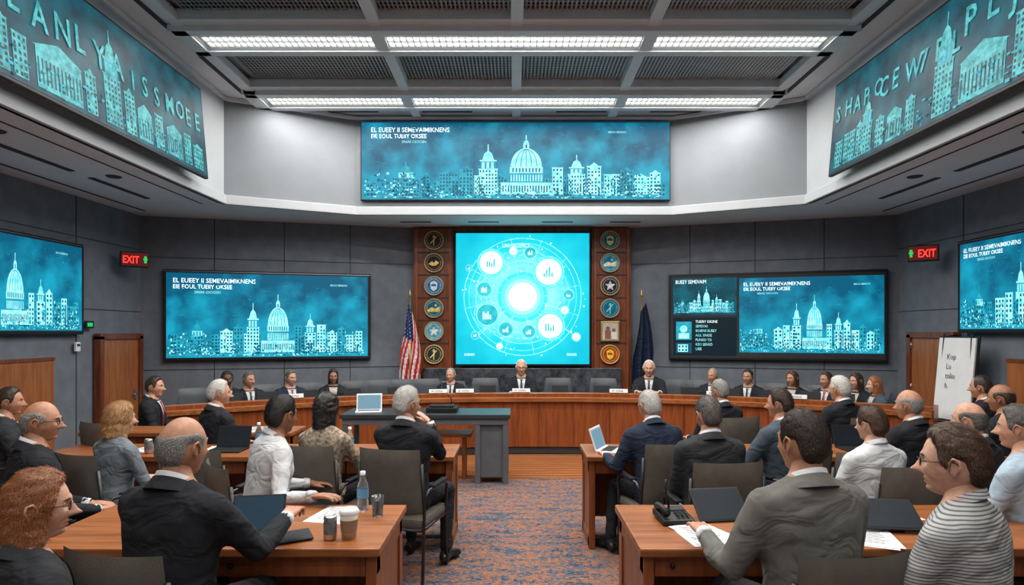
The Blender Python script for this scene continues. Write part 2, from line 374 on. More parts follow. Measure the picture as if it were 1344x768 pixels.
def skyline(mb,X0,Z0,W,H,y,seed=1,ml=None,mm=None,md=None):
    ml=ml or E_lt; mm=mm or E_md; md=md or E_dk; rng=random.Random(seed)
    for k in range(60):
        x=rng.uniform(0,.97); h=rng.uniform(.10,.32)*H; w=rng.uniform(.012,.035)*W
        building(mb,X0+x*W,Z0+.03*H,w,h,y+.0006+.0004*(k%2),mm,md,rng)
    mb.r2(X0,Z0+.02*H,W,.035*H,y,mm)
    tower(mb,X0+.41*W,Z0+.06*H,.06*W,.76*H,y,ml,mm,md,rng)
    tower(mb,X0+.70*W,Z0+.06*H,.055*W,.60*H,y,ml,mm,md,rng)
    tower(mb,X0+.14*W,Z0+.06*H,.06*W,.50*H,y,mm,ml,md,rng)
    for x,w,h in ((.25,.06,.32),(.315,.045,.38),(.365,.03,.28),(.62,.035,.40),(.735,.045,.42),(.79,.05,.30),(.845,.04,.36),(.89,.05,.26),(.94,.035,.32)):
        building(mb,X0+x*W,Z0+.06*H,w*W,h*H,y-.0004,ml if rng.random()<.75 else mm,md,rng)
    dome(mb,X0+.535*W,Z0+.06*H,.135*W,.90*H,y-.0016,ml,mm,md,rng)
    for k in range(330):
        x=rng.uniform(.0,.975); mb.r2(X0+x*W,Z0+abs(rng.gauss(0,.09))*H,rng.uniform(.002,.010)*W,rng.uniform(.008,.026)*H,y-.004,rng.choice([ml,mm,md,ml]))
    for k in range(130):
        x=rng.uniform(.0,.2)+rng.choice([0,.0,.77]); mb.r2(X0+x*W,Z0+rng.uniform(.08,.36)*H,rng.uniform(.002,.009)*W,rng.uniform(.008,.04)*H,y-.004,rng.choice([ml,mm,md]))
    for k in range(90):
        xa=rng.uniform(0,.98); za=rng.uniform(.2,1.1); mb.r2(X0+xa*W,Z0+za*H,rng.uniform(.003,.02)*W,.006*H,y+.0012,mm)
def panel(mb,x0,z0,W,H,yf,seed,bg,titlesz,frac=.72,tx=.03):
    mb.r2(x0,z0,W,H,yf,bg)
    skyline(mb,x0+.005*W,z0+.01*H,W*.99,H*frac,yf-.004,seed)
    t=titlesz
    mb.text('EL EUEEY II SEMEVAIMIKNENS',x0+tx*W,z0+H-.85*t-.04*H,t*.86,yf-.006,E_wh,.92,.004)
    mb.text('EIE EOUL TUEIIY OKSEE',x0+tx*W,z0+H-1.65*t-.04*H,t*.78,yf-.006,E_wh,.9,.01)
    mb.text('SINAE OIOOSN',x0+(tx+.10)*W,z0+H-2.3*t-.04*H,t*.5,yf-.006,E_lt,.95)
    mb.text('SIKCO SENSOO',x0+.80*W,z0+H-1.0*t-.04*H,t*.38,yf-.006,E_lt,.9,.01)
    rng=random.Random(seed)
    for k in range(36): mb.r2(x0+tx*W+rng.uniform(0,.42)*W,z0+H-rng.uniform(.3,1.9)*t-.04*H,rng.uniform(.005,.03)*W,t*.06,yf-.0075,bg)
def screen(name,W,H,loc,rz,seed=1,ts=.12,frac=.72,bez=.05,dep=.08):
    mb=MB(); mb.box((0,0,0),(W+2*bez,dep,H+2*bez),M_dark,bev=.012)
    mb.box((0,-dep/2,H/2+bez/2),(W+bez*1.4,.012,.008),M_chrome)
    mb.r2(-W/2-.01,-H/2-.01,W+.02,H+.02,-dep/2-.0015,M_seam)
    panel(mb,-W/2,-H/2,W,H,-dep/2-.004,seed,E_bg,ts,frac)
    return mb.obj(name,loc,rz)
def onwall(a,b,t,off):
    dx,dy=b[0]-a[0],b[1]-a[1]; L=math.hypot(dx,dy); return (a[0]+dx*t+dy/L*off,a[1]+dy*t-dx/L*off),math.atan2(dy,dx)
(px,py),an=onwall(outer[1],outer[2],.454,.05)
screen('wall_display_screen',3.02,1.32,(px,py,2.0),an,2,.115,.78)
screen('banner_display_screen',4.66,1.16,(.02,9.255,4.33),0,3,.115,.86,.02,.05)
screen('wall_display_screen',2.3,1.08,(-5.70,6.82,2.30),rad(90),4,.085,.84)
screen('wall_display_screen',2.3,1.08,(5.77,6.68,2.32),rad(-90),5,.085,.84)
(px,py),an=onwall(outer[3],outer[4],.565,.05)
mb=MB(); W=3.16; H=1.34
mb.box((0,0,0),(W+.08,.08,H+.08),M_dark,bev=.012)
mb.r2(-W/2,-H/2,W,H,-.042,M_seam)
mw=W*.655; x0=W/2-mw-.02
panel(mb,x0,-H/2+.09,mw,H-.14,-.045,7,E_bg,.095,.78)
sx0=-W/2+.03; sw=x0-sx0-.04
mb.r2(sx0,.03,sw,H/2-.06,-.045,E_bg2); skyline(mb,sx0+.02,.06,sw-.04,H*.34,-.049,8)
mb.text('BUEEY SEMEVAIM',sx0+.04,H/2-.12,.085,-.05,E_wh,.75)
mb.r2(sx0,-H/2+.03,sw,H/2-.04,-.045,E_blk)
rng=random.Random(4)
mb.r2(sx0+.05,-.38,.25,.30,-.047,E_md); mb.d2(sx0+.17,-.2,.06,-.049,E_lt); mb.r2(sx0+.09,-.36,.17,.09,-.049,E_lt)
mb.r2(sx0+.05,-.60,.25,.17,-.047,E_dk); building(mb,sx0+.08,-.58,.16,.12,-.049,E_lt,E_dk,rng)
for k in range(7): mb.text(['TUEIRY OKSNE','SEMEVAI','IKNENS EUEEY','AOL SINOE','PLINEO TSI','KEO SENSO','UIEE'][k],sx0+.36,-.10-k*.075,.06,-.049,E_wh if k==0 else E_lt,.85)
mb.obj('wall_display_screen',(px,py,1.99),an)
def banner(name,W,H,loc,rz,words,blds,tilt):
    mb=MB(); mb.box((0,0,0),(W+.06,.05,H+.06),M_dark,bev=.01); mb.r2(-W/2,-H/2,W,H,-.028,E_bg2)
    rng=random.Random(len(words[0][0])+len(blds))
    for t,x,z,s in words:
        for i,chh in enumerate(t): mb.text(chh,x+i*s*.72,z+.05*s*math.sin(i*2.1),s,-.037,E_let,.78,.012)
    for x,w,h,st in blds:
        if st==2: tower(mb,x,-H/2+.04,w,h,-.032,E_let,E_md,E_bg2,rng)
        elif st==3: dome(mb,x,-H/2+.04,w,h,-.032,E_let,E_md,E_bg2,rng)
        else: building(mb,x,-H/2+.04,w,h,-.031,E_let,E_bg2,rng,st)
    for k in range(220): mb.r2(rng.uniform(-W/2+.05,W/2-.1),-H/2+rng.uniform(.02,.26),rng.uniform(.01,.05),rng.uniform(.006,.03),-.038,rng.choice([E_let,E_bg2,E_md]))
    for k in range(150): mb.r2(rng.uniform(-W/2+.05,W/2-.1),rng.uniform(-.3,H/2-.03),rng.uniform(.01,.05),.006,-.030,E_dk)
    o=mb.obj(name,loc,rz); o.rotation_euler=(tilt,0,rz); return o
banner('side_banner_screen',4.3,1.08,(-3.90,5.45,4.22),rad(90),[('EEANLYA',-1.06,.0,.34),('1SSMOEE',.68,-.02,.29)],
 [(-1.9,.4,.4,0),(-1.4,.3,.5,0),(-.98,.16,.40,0),(-.78,.14,.34,0),(-.55,.52,.34,1),(.02,.14,.36,0),(.40,.24,.92,2),(.58,.16,.40,0),(.78,.24,.30,1),(1.08,.15,.36,0),(1.30,.30,.28,1),(1.66,.14,.34,0),(1.85,.22,.26,0)],rad(-5))
banner('side_banner_screen',4.3,1.08,(3.95,5.35,4.22),rad(-90),[('SHAPO',-2.08,.06,.27),('CEW7BL',-1.20,.02,.30),('PLJIS',.02,.10,.36)],
 [(-2.05,.16,.30,0),(-1.85,.22,.34,0),(-1.40,.20,.66,2),(-1.60,.12,.36,0),(-1.22,.14,.30,0),(-1.02,.24,.26,1),(-.72,.14,.32,0),(-.20,.24,.94,2),(.02,.50,.36,1),(.60,.3,.5,0),(1.2,.4,.4,1)],rad(-5))

# centre feature
CX=.14
mb=MB()
for x0,x1 in ((-1.72,-1.03),(1.31,1.98)):
    mb.box(((x0+x1)/2,10.42,1.78),(x1-x0,.14,3.46),W_pan,bev=.01)
    for x in (x0+.06,x1-.06): mb.box((x,10.34,1.78),(.03,.03,3.4),W_dais)
    for z in (3.09,2.71,2.32,1.94,1.55): mb.box(((x0+x1)/2,10.345,z),(x1-x0-.12,.015,.02),M_seam)
mb.box((CX,10.42,3.48),(2.3,.14,.08),W_pan); mb.box((CX,10.42,.55),(2.3,.14,1.1),W_pan)
mb.obj('wood_feature_panel')
mb=MB(); mb.box((.13,10.3,.92),(3.35,.06,.42),M_stone,bev=.01)
for x in (-.9,-.2,.5,1.2): mb.box((x,10.268,.92),(.008,.005,.42),M_seam)
mb.obj('marble_panel')
def centermat():
    m=bpy.data.materials.new('screen_radial_cyan'); m.use_nodes=True; nt=m.node_tree; b=nt.nodes['Principled BSDF']; L=nt.links.new; N=nt.nodes.new
    tc=N('ShaderNodeTexCoord'); g=N('ShaderNodeTexGradient'); g.gradient_type='SPHERICAL'; mp=N('ShaderNodeMapping'); mp.inputs['Scale'].default_value=(.75,.75,.75); L(tc.outputs['Object'],mp.inputs['Vector']); L(mp.outputs['Vector'],g.inputs['Vector'])
    n=N('ShaderNodeTexNoise'); n.inputs['Scale'].default_value=3; n.inputs['Detail'].default_value=6; L(tc.outputs['Object'],n.inputs['Vector'])
    a=N('ShaderNodeMath'); a.operation='MULTIPLY_ADD'; L(n.outputs['Fac'],a.inputs[0]); a.inputs[1].default_value=.5; L(g.outputs['Fac'],a.inputs[2])
    r=N('ShaderNodeValToRGB'); e=r.color_ramp.elements; e[0].position=.15; e[0].color=(.004,.52,.72,1); e[1].position=1.0; e[1].color=(.35,1,1,1); q=e.new(.6); q.color=(.02,.76,.88,1)
    L(a.outputs[0],r.inputs['Fac']); L(r.outputs['Color'],b.inputs['Emission Color']); b.inputs['Emission Strength'].default_value=1.1; b.inputs['Base Color'].default_value=(0,0,0,1); b.inputs['Specular IOR Level'].default_value=.1; return m
mb=MB(); mb.box((0,0,0),(2.30,.10,2.26),M_dark,bev=.01); mb.r2(-1.12,-1.10,2.24,2.20,-.052,centermat())
k=1/77.7; y=-.056
for r,w in ((.52,.010),(.60,.016),(.78,.010),(.90,.008),(.98,.012)): mb.ring2(0,.03,r,r+w,y,E_lt)
for q in range(40): mb.ring2(0,.03,.69,.71,y,E_lt,2,2*math.pi*q/40,2*math.pi*(q+.5)/40)
for q in range(12):
    t=2*math.pi*q/12+.2; mb.line2(.26*math.cos(t),.03+.26*math.sin(t),1.0*math.cos(t),.03+1.0*math.sin(t),.008,y,E_lt)
rng=random.Random(9)
E_bub=emis('bubble_cyan',(.01,.56,.68),1,col2=(.08,.82,.88),vscale=9)
bub=[(-41,47,15,1),(34,35,17,1),(36,-36,16,1),(-46,-21,15,0),(-22,-40,10,0),(-50,12,10,0),(8,-43,9,0),(60,5,7,0),(10,60,8,0),(-12,62,5,1),(55,-15,5,1),(-62,-48,5,0),(70,-50,5,1),(-70,40,4,0),(-30,-62,4,1)]
for bx,bz,r,f in bub:
    x,z,r=bx*k,bz*k,r*k
    mb.line2(0,.03,x,z,.01,y-.001,E_lt)
    if f: mb.d2(x,z,r*1.25,y-.002,emis('bubble_halo',(.10,.88,.95),1.1))
    mb.d2(x,z,r,y-.003,E_wh if f else E_lt)
    if not f: mb.d2(x,z,r*.9,y-.004,E_bub)
    mb.ring2(x,z,r*1.12,r*1.17,y-.003,E_lt)
    for q in range(4):
        mb.r2(x-r*.4+q*r*.2,z-r*.4,r*.12,r*(.3+.5*rng.random()),y-.005,E_bub if f else E_wh)
for i_,(rr,cc) in enumerate(((.42,(.06,.86,.95)),(.36,(.16,.94,1)),(.30,(.40,1,1)))): mb.d2(0,.03,rr,y-.0005-.0008*i_,emis('core_halo_%d'%i_,cc,1.1),48)
mb.d2(0,.03,.235,y-.005,emis('glow_core',(.95,1,1),2.5),40)
for q in range(90):
    t=rng.uniform(0,6.28); r=rng.uniform(.4,1.05); mb.d2(r*math.cos(t),.03+r*math.sin(t),rng.uniform(.005,.016),y-.002,E_wh,8)
mb.text('UNVERGENCE',-.34,.86,.09,y-.003,E_wh,.8)
mb.text('SOENIO',-.98,-.96,.06,y-.003,E_wh,.8); mb.text('EKNOSI',.74,-.96,.06,y-.003,E_wh,.8)
mb.obj('center_display_screen',(CX,10.30,2.30))
# seals
def seal(x,z,i,side):
    mb=MB(); cols=[(.015,.02,.035),(.012,.012,.02),(.02,.16,.36),(.004,.13,.24),(.10,.38,.48),(.03,.03,.035)] if side==0 else [(.01,.14,.20),(.015,.28,.48),(.02,.02,.035),(.004,.15,.28),None,(.38,.05,.01)]
    acc=[(.85,.50,.06),(.80,.50,.10),(.8,.9,.95),(.85,.62,.12),(.9,.9,.8),(.85,.65,.25)] if side==0 else [(.80,.70,.25),(.9,.8,.5),(.75,.8,.85),(.25,.75,.9),None,(1,.60,.05)]
    r=.165
    if cols[i] is None:
        mb.box((0,0,0),(.32,.04,.34),M_gold,bev=.008); mb.r2(-.13,-.14,.26,.28,-.022,mat('portrait_bg',(.55,.50,.42),.6))
        a=mat('portrait_dark',(.25,.10,.06),.6); mb.d2(-.04,.05,.035,-.025,a,16); mb.r2(-.09,-.13,.10,.15,-.024,a); mb.d2(.06,.02,.03,-.025,a,16); mb.r2(.02,-.13,.09,.12,-.0245,mat('portrait_white',(.7,.7,.65),.6))
        return mb.obj('framed_wall_portrait',(x,10.31,z))
    base=mat('seal_base_%d_%d'%(side,i),cols[i],.45,var=.5,vscale=14,spec=.2); ac=mat('seal_emblem_%d_%d'%(side,i),acc[i],.4,.0,var=.35,vscale=22)
    n=32
    ringp=[(r,.02),(r,-.02),(r-.006,-.028),(r-.014,-.028),(r-.020,-.018)]
    vs=[];fs=[]
    for rr,yy in ringp:
        for q in range(n): t=2*math.pi*q/n; vs.append((rr*math.cos(t),yy,rr*math.sin(t)))
    for a in range(4):
        for q in range(n): fs.append([a*n+q,a*n+(q+1)%n,(a+1)*n+(q+1)%n,(a+1)*n+q])
    mb.add(vs,fs,mat('seal_rim',(.50,.36,.16),.4,.1),True); mb.d2(0,0,r-.016,-.017,base,32)
    mb.ring2(0,0,r-.052,r-.048,-.019,ac)
    rng=random.Random(i*7+side)
    for q in range(20):
        t=2*math.pi*q/20; mb.d2((r-.034)*math.cos(t),(r-.034)*math.sin(t),.004,-.019,ac,8)
    st=(i+side*2)%5
    if st==0: mb.r2(-.008,-.09,.016,.18,-.02,ac); mb.line2(-.06,-.06,.05,.07,.016,-.021,ac); mb.d2(0,.06,.022,-.022,ac,12)
    elif st==1: mb.p2([(-.09,-.02),(-.03,.03),(0,-.01),(.03,.04),(.09,0),(.03,-.05),(-.03,-.05)],-.02,ac)
    elif st==2: mb.p2([(0,.09),(.06,.05),(.05,-.05),(0,-.09),(-.05,-.05),(-.06,.05)],-.02,ac); mb.r2(-.04,-.01,.08,.04,-.022,base)
    elif st==3: mb.p2([(-.11,-.03),(-.04,.02),(.02,-.01),(.10,.03),(.10,-.06),(-.10,-.06)],-.02,ac); mb.d2(.03,.05,.02,-.02,ac,14)
    else:
        pts=[]
        for q in range(10): rr=.09 if q%2==0 else .04; t=math.pi/2+q*math.pi/5; pts.append((rr*math.cos(t),rr*math.sin(t)))
        mb.p2(pts,-.02,ac)
    mb.obj('wall_seal',(x,10.32,z))
for i,z in enumerate((3.29,2.91,2.52,2.14,1.75,1.36)):
    seal(-1.36,z,i,0); seal(1.62,z,i,1)
# flags
def flag(name,x,y,us):
    mb=MB(); mb.cyl((0,0,0),(0,0,2.32),.014,M_gold,12); mb.lathe([(.0,.0),(.15,.0),(.15,.02),(.05,.05),(.02,.09)],M_gold)
    mb.lathe([(0,0),(.02,.01),(.025,.04),(.012,.08),(0,.14)],M_gold,(0,0,2.31),12)
    red=clothmat('flag_red',(.50,.02,.025)); wh=clothmat('flag_white',(.66,.64,.62)); bl=clothmat('flag_blue',(.012,.025,.12)); nv=clothmat('flag_navy',(.008,.016,.042)); gd=clothmat('flag_gold',(.35,.25,.06))
    nu,nv_=40,44
    vs=[]
    for j in range(nv_+1):
        v=j/nv_
        for i in range(nu+1):
            u=i/nu
            wdt=.05+.15*min(1,v*1.6)
            a=u*math.pi*5.0
            xx=(-.5+u)*2*wdt*(1 if us else -1)*.9+.02+.02*math.sin(v*5); yy=-.035+.05*math.sin(a+v*1.5)*(.3+v)
            zz=2.22-v*1.28-(.22*u*(1-v*.55)) if us else 2.22-v*1.30-.15*u*(1-.5*v)
            vs.append((xx,yy,zz))
    for j in range(nv_):
        for i in range(nu):
            u=i/nu; v=j/nv_
            if us:
                s=int((u*6.5+v*2.2)*1.6); m=red if s%2==0 else wh
                if v<.42 and u<.62: m=bl if (i*3+j*2)%7 or j%2 else wh
            else: m=nv if not(j>nv_-2) else gd
            a=j*(nu+1)+i; mb.add([vs[a],vs[a+1],vs[a+nu+2],vs[a+nu+1]],[[0,1,2,3]],m,True)
    mb.obj(name,(x,y,0))
flag('american_flag',-1.72,10.05,True); flag('state_flag',2.10,10.05,False)

# doors, wainscot
def door(name,w,h,loc,rz):
    mb=MB(); mb.box((0,0,h/2),(w,.05,h),W_wain,bev=.005)
    for x in (-w/2-.04,w/2+.04): mb.box((x,-.01,h/2),(.08,.09,h+.08),W_pan)
    mb.box((0,-.01,h+.04),(w+.16,.09,.08),W_pan)
    mb.box((w*.38,-.045,h*.5),(.05,.03,.14),M_chrome); mb.cyl((w*.38,-.06,h*.5),(w*.28,-.08,h*.5),.01,M_chrome)
    for z in (.2,.9,1.5): mb.cyl((-w/2,-.035,z),(-w/2,-.035,z+.1),.012,M_chrome)
    mb.obj(name,loc,rz)
door('door_1',.80,1.64,(-5.69,8.78,0),rad(90)); door('door_2',.80,1.66,(5.79,8.44,0),rad(-90))
for s,x,yb in (('left',-5.72,7.55),('right',5.80,7.15)):
    mb=MB(); n=6
    for i in range(n):
        L=(yb+2.6)/n; mb.box((0,-2.6+L*(i+.5),.70),(.05,L-.012,1.38),W_wain,bev=.004)
    mb.box((0,(yb-2.6)/2,1.41),(.07,yb+2.6,.04),W_pan); mb.box((0,(yb-2.6)/2,.05),(.08,yb+2.6,.1),W_pan)
    mb.obj('trim_wainscot_'+s,(x,0,0))
for i,(a,b) in enumerate(((outer[1],outer[2]),(outer[3],outer[4]))):
    dx,dy=b[0]-a[0],b[1]-a[1]; L=math.hypot(dx,dy); mb=MB(); mb.box((L/2,-.015,.06),(L,.03,.12),M_seam); mb.obj('baseboard_'+('left','right')[i],(a[0],a[1],0),math.atan2(dy,dx))
def exitsign(loc,rz,fl):
    mb=MB(); mb.box((0,0,0),(.36,.10,.22),M_dark,bev=.01); mb.box((-.0,.06,.0),(.1,.12,.06),M_metal)
    s=-1 if fl else 1
    mb.r2(-.16,-.09,.32,.18,-.052,emis('exit_back',(.10,.006,.005),1)); mb.text('EXIT',-.15 if s>0 else -.06,-.055,.145,-.055,E_red,.68,.012)
    mb.r2(.115 if s>0 else -.15,-.05,.03,.10,-.055,E_grn); mb.r2(.105 if s>0 else -.16,-.01,.05,.03,-.0555,E_grn)
    mb.obj('exit_sign',loc,rz)
exitsign((-5.45,8.75,2.78),rad(35),False); exitsign((5.5,8.2,2.80),rad(-35),True)
mb=MB(); mb.box((0,0,0),(.16,.02,.10),M_dark,bev=.004); mb.r2(-.05,-.025,.10,.05,-.012,E_grn); mb.obj('exit_marker',(-5.69,8.16,1.84),rad(90))
mb=MB(); mb.box((0,0,0),(.08,.03,.12),M_paper,bev=.004); mb.box((0,-.018,.02),(.05,.006,.03),M_dark); mb.obj('wall_thermostat',(-5.70,7.95,1.55),rad(90))
# flip chart
mb=MB()
mb.box((0,0,1.16),(.60,.025,1.02),M_paper,bev=.004,rx=rad(-6)); mb.box((0,.03,1.16),(.64,.02,1.06),M_metal,rx=rad(-6)); mb.box((0,-.09,.62),(.60,.07,.02),M_metal)
for x in (-.28,.28): mb.tube([(x,-.08,.02),(x*.8,.05,1.72)],.013,M_metal,8)
mb.tube([(0,.25,.02),(0,.06,1.6)],.013,M_metal,8)
ink=mat('marker_ink',(.02,.03,.08),.6)
for t,z in (('Kop',1.40),('Lu',1.28),('tnlio',1.16),('h.',1.04)):
    vs_before=len(mb.v); mb.text(t,-.14,0,.10,0,ink,.9)
    for q in range(vs_before,len(mb.v)):
        v=mb.v[q]; zz=z+v[2]; mb.v[q]=(v[0],-.018-(zz-1.16)*-.105,zz)
mb.obj('flip_chart_easel',(5.46,7.56,0),rad(-80),(.85,1,1))

# ================================================================= DAIS
def arc(x): return 8.72-1.6*abs((x-.3)/4.5)**2.2
def arcn(x):
    d=(arc(x+.01)-arc(x-.01))/.02; n=Vector((-d,1)); n.normalize(); return n
mb=MB(); N=72; xs=[-4.15+ (4.85+4.15)*i/N for i in range(N+1)]
def strip(o0,z0,o1,z1,m,sm=True):
    vs=[];fs=[]
    for x in xs:
        n=arcn(x); y=arc(x)
        vs.append((x+n.x*o0,y+n.y*o0,z0)); vs.append((x+n.x*o1,y+n.y*o1,z1))
    for i in range(N): fs.append([2*i,2*i+2,2*i+3,2*i+1])
    mb.add(vs,fs,m,sm)
strip(.02,0,.02,.10,M_seam); strip(.0,.10,.0,.74,W_dais); strip(0,.74,-.05,.75,W_tab); strip(-.05,.75,-.05,.80,W_tab); strip(-.05,.80,.0,.81,W_tab)
strip(0,.81,.0,.86,W_dais); strip(0,.86,.07,.87,W_tab); strip(.07,.87,.07,.78,W_dais); strip(.07,.78,.62,.78,M_counter); strip(.62,.78,.62,.74,M_counter); strip(.62,.74,.0,.74,M_counter); strip(.07,.74,.07,0,W_dais)
for i in range(0,N+1,4):
    x=xs[i]; n=arcn(x); a=math.atan2(-n.x,n.y); mb.box((x-n.x*.004,arc(x)-n.y*.004,.42),(.012,.012,.64),W_pan,rz=a)
for x in (xs[0],xs[-1]):
    n=arcn(x); a=math.atan2(-n.x,n.y); mb.box((x+n.x*.3,arc(x)+n.y*.3,.42),(.05,.66,.84),W_dais,rz=a,bev=.006)
mb.obj('curved_dais_desk')
def ondais(px,off):
    y=9.0
    for _ in range(20):
        x=(px-675)*y/800; n=arcn(x); y=arc(x)+n.y*off
    return x,y,math.atan2(-arcn(x).x,arcn(x).y)
def mic(mb,x,y,z,s=1):
    mb.lathe([(0,0),(.045*s,0),(.045*s,.015),(.01,.025)],M_dark,(x,y,z),14); mb.tube([(x,y,z+.02),(x,y+.01,z+.12*s),(x,y-.04*s,z+.20*s)],.004,M_metal,6); mb.ell((x,y-.05*s,z+.21*s),(.010,.016,.010),M_dark)
mb0=MB(); mb0.box((0,0,.02),(.22,.16,.02),M_dark,bev=.004); mb0.box((0,.0,.08),(.05,.03,.12),M_dark); mb0.box((0,-.01,.20),(.44,.03,.26),M_dark,bev=.006,rx=rad(-12)); mon_me=mb0.mesh('desktop_monitor')
for px in (303,350,405,462,520,640,735,790,905,960,1012,1064,1108):
    x,y,a=ondais(px,.20); place('desktop_monitor',mon_me,(x,y,.78),a+rad(random.uniform(-8,8)),.55)
mb0=MB(); mb0.box((0,0,.035),(.30,.02,.07),M_paper,bev=.003,rx=rad(-15)); mb0.box((0,.01,.006),(.3,.06,.012),M_gold); mb0.text('M. SOENI',-.11,.018,.05,-.014,M_dark,.9); np_me=mb0.mesh('name_plate')
for px in (385,575,610,684,812,940,1045):
    x,y,a=ondais(px,.035); place('name_plate',np_me,(x,y,.87),a,.85)
mb0=MB(); mic(mb0,0,0,0); mic_me=mb0.mesh('gooseneck_microphone')
for px in (318,372,430,580,665,706,836,926,970,1030,1074,1116):
    x,y,a=ondais(px,.34); place('gooseneck_microphone',mic_me,(x,y,.78),a+math.pi)

# ================================================================= CHAIRS
def chair_mesh():
    mb=MB(); mb.box((0,.02,.43),(.48,.46,.07),M_chair,bev=.025)
    nu,nz=12,8
    for side in (0,1):
        vs=[];fs=[]
        for j in range(nz+1):
            z=.50+.45*j/nz
            for i in range(nu+1):
                u=-1+2*i/nu; w=.235*(1-.05*(j/nz)) ; e=(1-abs(2*j/nz-1)**6)*(1-abs(u)**6)
                y=-.245+.05*u*u-.05*(j/nz)+(1 if side else -1)*.024*max(e,0)**.5
                vs.append((u*w,y,z))
        for j in range(nz):
            for i in range(nu):
                a=j*(nu+1)+i; q=[a,a+1,a+nu+2,a+nu+1]; fs.append(q if side==0 else q[::-1])
        mb.add(vs,fs,M_chair,True)
    for s in (-1,1):
        mb.tube([(s*.24,-.24,0.01),(s*.24,-.21,.42),(s*.238,-.20,.55),(s*.233,-.235,.85)],.012,M_metal,8)
        mb.tube([(s*.24,.22,0.01),(s*.24,.21,.42),(s*.252,.20,.62),(s*.252,.12,.655),(s*.252,-.15,.655),(s*.24,-.205,.60)],.012,M_metal,8)
        mb.box((s*.252,.03,.668),(.045,.26,.022),M_dark,bev=.008)
        mb.tube([(s*.24,-.22,.40),(s*.24,.21,.40)],.010,M_metal,8)
    mb.tube([(-.24,.21,.39),(.24,.21,.39)],.01,M_metal,8); mb.tube([(-.24,-.21,.39),(.24,-.21,.39)],.01,M_metal,8)
    return mb.mesh('conference_chair')
ch_me=chair_mesh()
def exec_mesh():
    mb=MB(); mb.box((0,.02,.44),(.50,.48,.09),M_chair2,bev=.03)
    nu,nz=12,10
    for side in (0,1):
        vs=[];fs=[]
        for j in range(nz+1):
            z=.50+.56*j/nz
            for i in range(nu+1):
                u=-1+2*i/nu; w=.26*(1-.18*(j/nz)**3); e=(1-abs(2*j/nz-1)**6)*(1-abs(u)**6)
                y=-.24+.05*u*u-.10*(j/nz)+(1 if side else -1)*.035*max(e,0)**.5
                vs.append((u*w,y,z))
        for j in range(nz):
            for i in range(nu):
                a=j*(nu+1)+i; q=[a,a+1,a+nu+2,a+nu+1]; fs.append(q if side==0 else q[::-1])
        mb.add(vs,fs,M_chair2,True)
    for s in (-1,1):
        mb.tube([(s*.26,-.2,.45),(s*.29,-.15,.64),(s*.29,.15,.66),(s*.26,.18,.45)],.014,M_metal,8); mb.box((s*.29,0,.67),(.05,.28,.03),M_chair2,bev=.01)
    mb.cyl((0,0,.08),(0,0,.42),.03,M_metal)
    for q in range(5):
        t=2*math.pi*q/5+.3; e=(.28*math.cos(t),.28*math.sin(t)); mb.tube([(0,0,.10),(e[0],e[1],.07)],.018,M_metal,8); mb.ell((e[0],e[1],.032),(.03,.03,.03),M_dark,10,6)
    return mb.mesh('executive_chair')
ex_me=exec_mesh()
for px in (262,352,408,468,500,530,562,638,733,792,890,910,1010,1064):
    x,y,a=ondais(px,1.02); place('executive_chair',ex_me,(x,y,0),a+math.pi,.93)

# ================================================================= TABLES
def table(x0,x1,y0,y1,name='conference_table'):
    mb=MB(); cx,cy=(x0+x1)/2,(y0+y1)/2; w,d=x1-x0,y1-y0
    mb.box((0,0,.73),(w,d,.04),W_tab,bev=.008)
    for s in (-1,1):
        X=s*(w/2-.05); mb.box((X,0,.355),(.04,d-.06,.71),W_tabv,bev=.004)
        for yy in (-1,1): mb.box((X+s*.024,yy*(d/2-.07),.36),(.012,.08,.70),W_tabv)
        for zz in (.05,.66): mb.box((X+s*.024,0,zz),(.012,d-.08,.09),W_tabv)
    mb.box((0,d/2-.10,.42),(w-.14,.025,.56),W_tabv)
    n=max(2,int(round(w/.75)))
    for i in range(n):
        xx=-w/2+.07+(w-.14)*(i+.5)/n
        mb.box((xx,-d/2+.06,.655),((w-.14)/n-.012,.022,.105),W_tabv,bev=.004); mb.ell((xx-.25,-d/2+.04,.655),(.013,.013,.013),M_dark,10,6)
    for i in range(1,n): mb.box((-w/2+.07+(w-.14)*i/n,.05,.35),(.03,d-.2,.70),W_tabv)
    mb.obj(name,(cx,cy,0))
table(-2.30,-.62,2.80,3.52); table(.58,2.75,2.80,3.52)
table(-3.85,-.48,4.86,5.42); table(.58,4.4,4.86,5.42)
table(-4.3,-2.2,6.0,6.45)
M_dk2=mat('desk_side_grey',(.10,.11,.125),.5)
mb=MB(); mb.box((0,0,.775),(1.95,.6,.05),M_counter,bev=.008); mb.box((0,-.27,.715),(1.9,.02,.07),M_dk2,bev=.004)
for x in (-.92,-.28,.60,.92):
    for y in (-.25,.25): mb.box((x,y,.375),(.06,.05,.75),M_dk2,bev=.005)
mb.box((.76,0,.40),(.30,.48,.66),M_dk2,bev=.006); mb.box((-.6,.05,.28),(.62,.42,.03),W_tab); mb.box((.15,.1,.52),(.72,.35,.04),W_tab,bev=.004)
for x in (-.12,.42): mb.box((x,.1,.25),(.04,.3,.50),W_tabv)
mb.obj('presenter_desk',(-1.02,7.25,0))
def laptop(name,loc,rz,shell,s=1,bg=None):
    mb=MB(); mb.box((0,0,.008),(.33,.23,.016),shell,bev=.004); mb.box((0,.02,.0175),(.28,.11,.003),M_dark)
    mb.box((0,.150,.115),(.33,.012,.22),shell,rx=rad(-18),bev=.003)
    T=Matrix.Translation((0,.141,.112))@Matrix.Rotation(rad(-18),4,'X'); mb.add([T@Vector(p) for p in ((-.15,0,-.095),(.15,0,-.095),(.15,0,.095),(-.15,0,.095))],[[0,1,2,3]],bg or E_off)
    mb.obj(name,loc,rz,s)
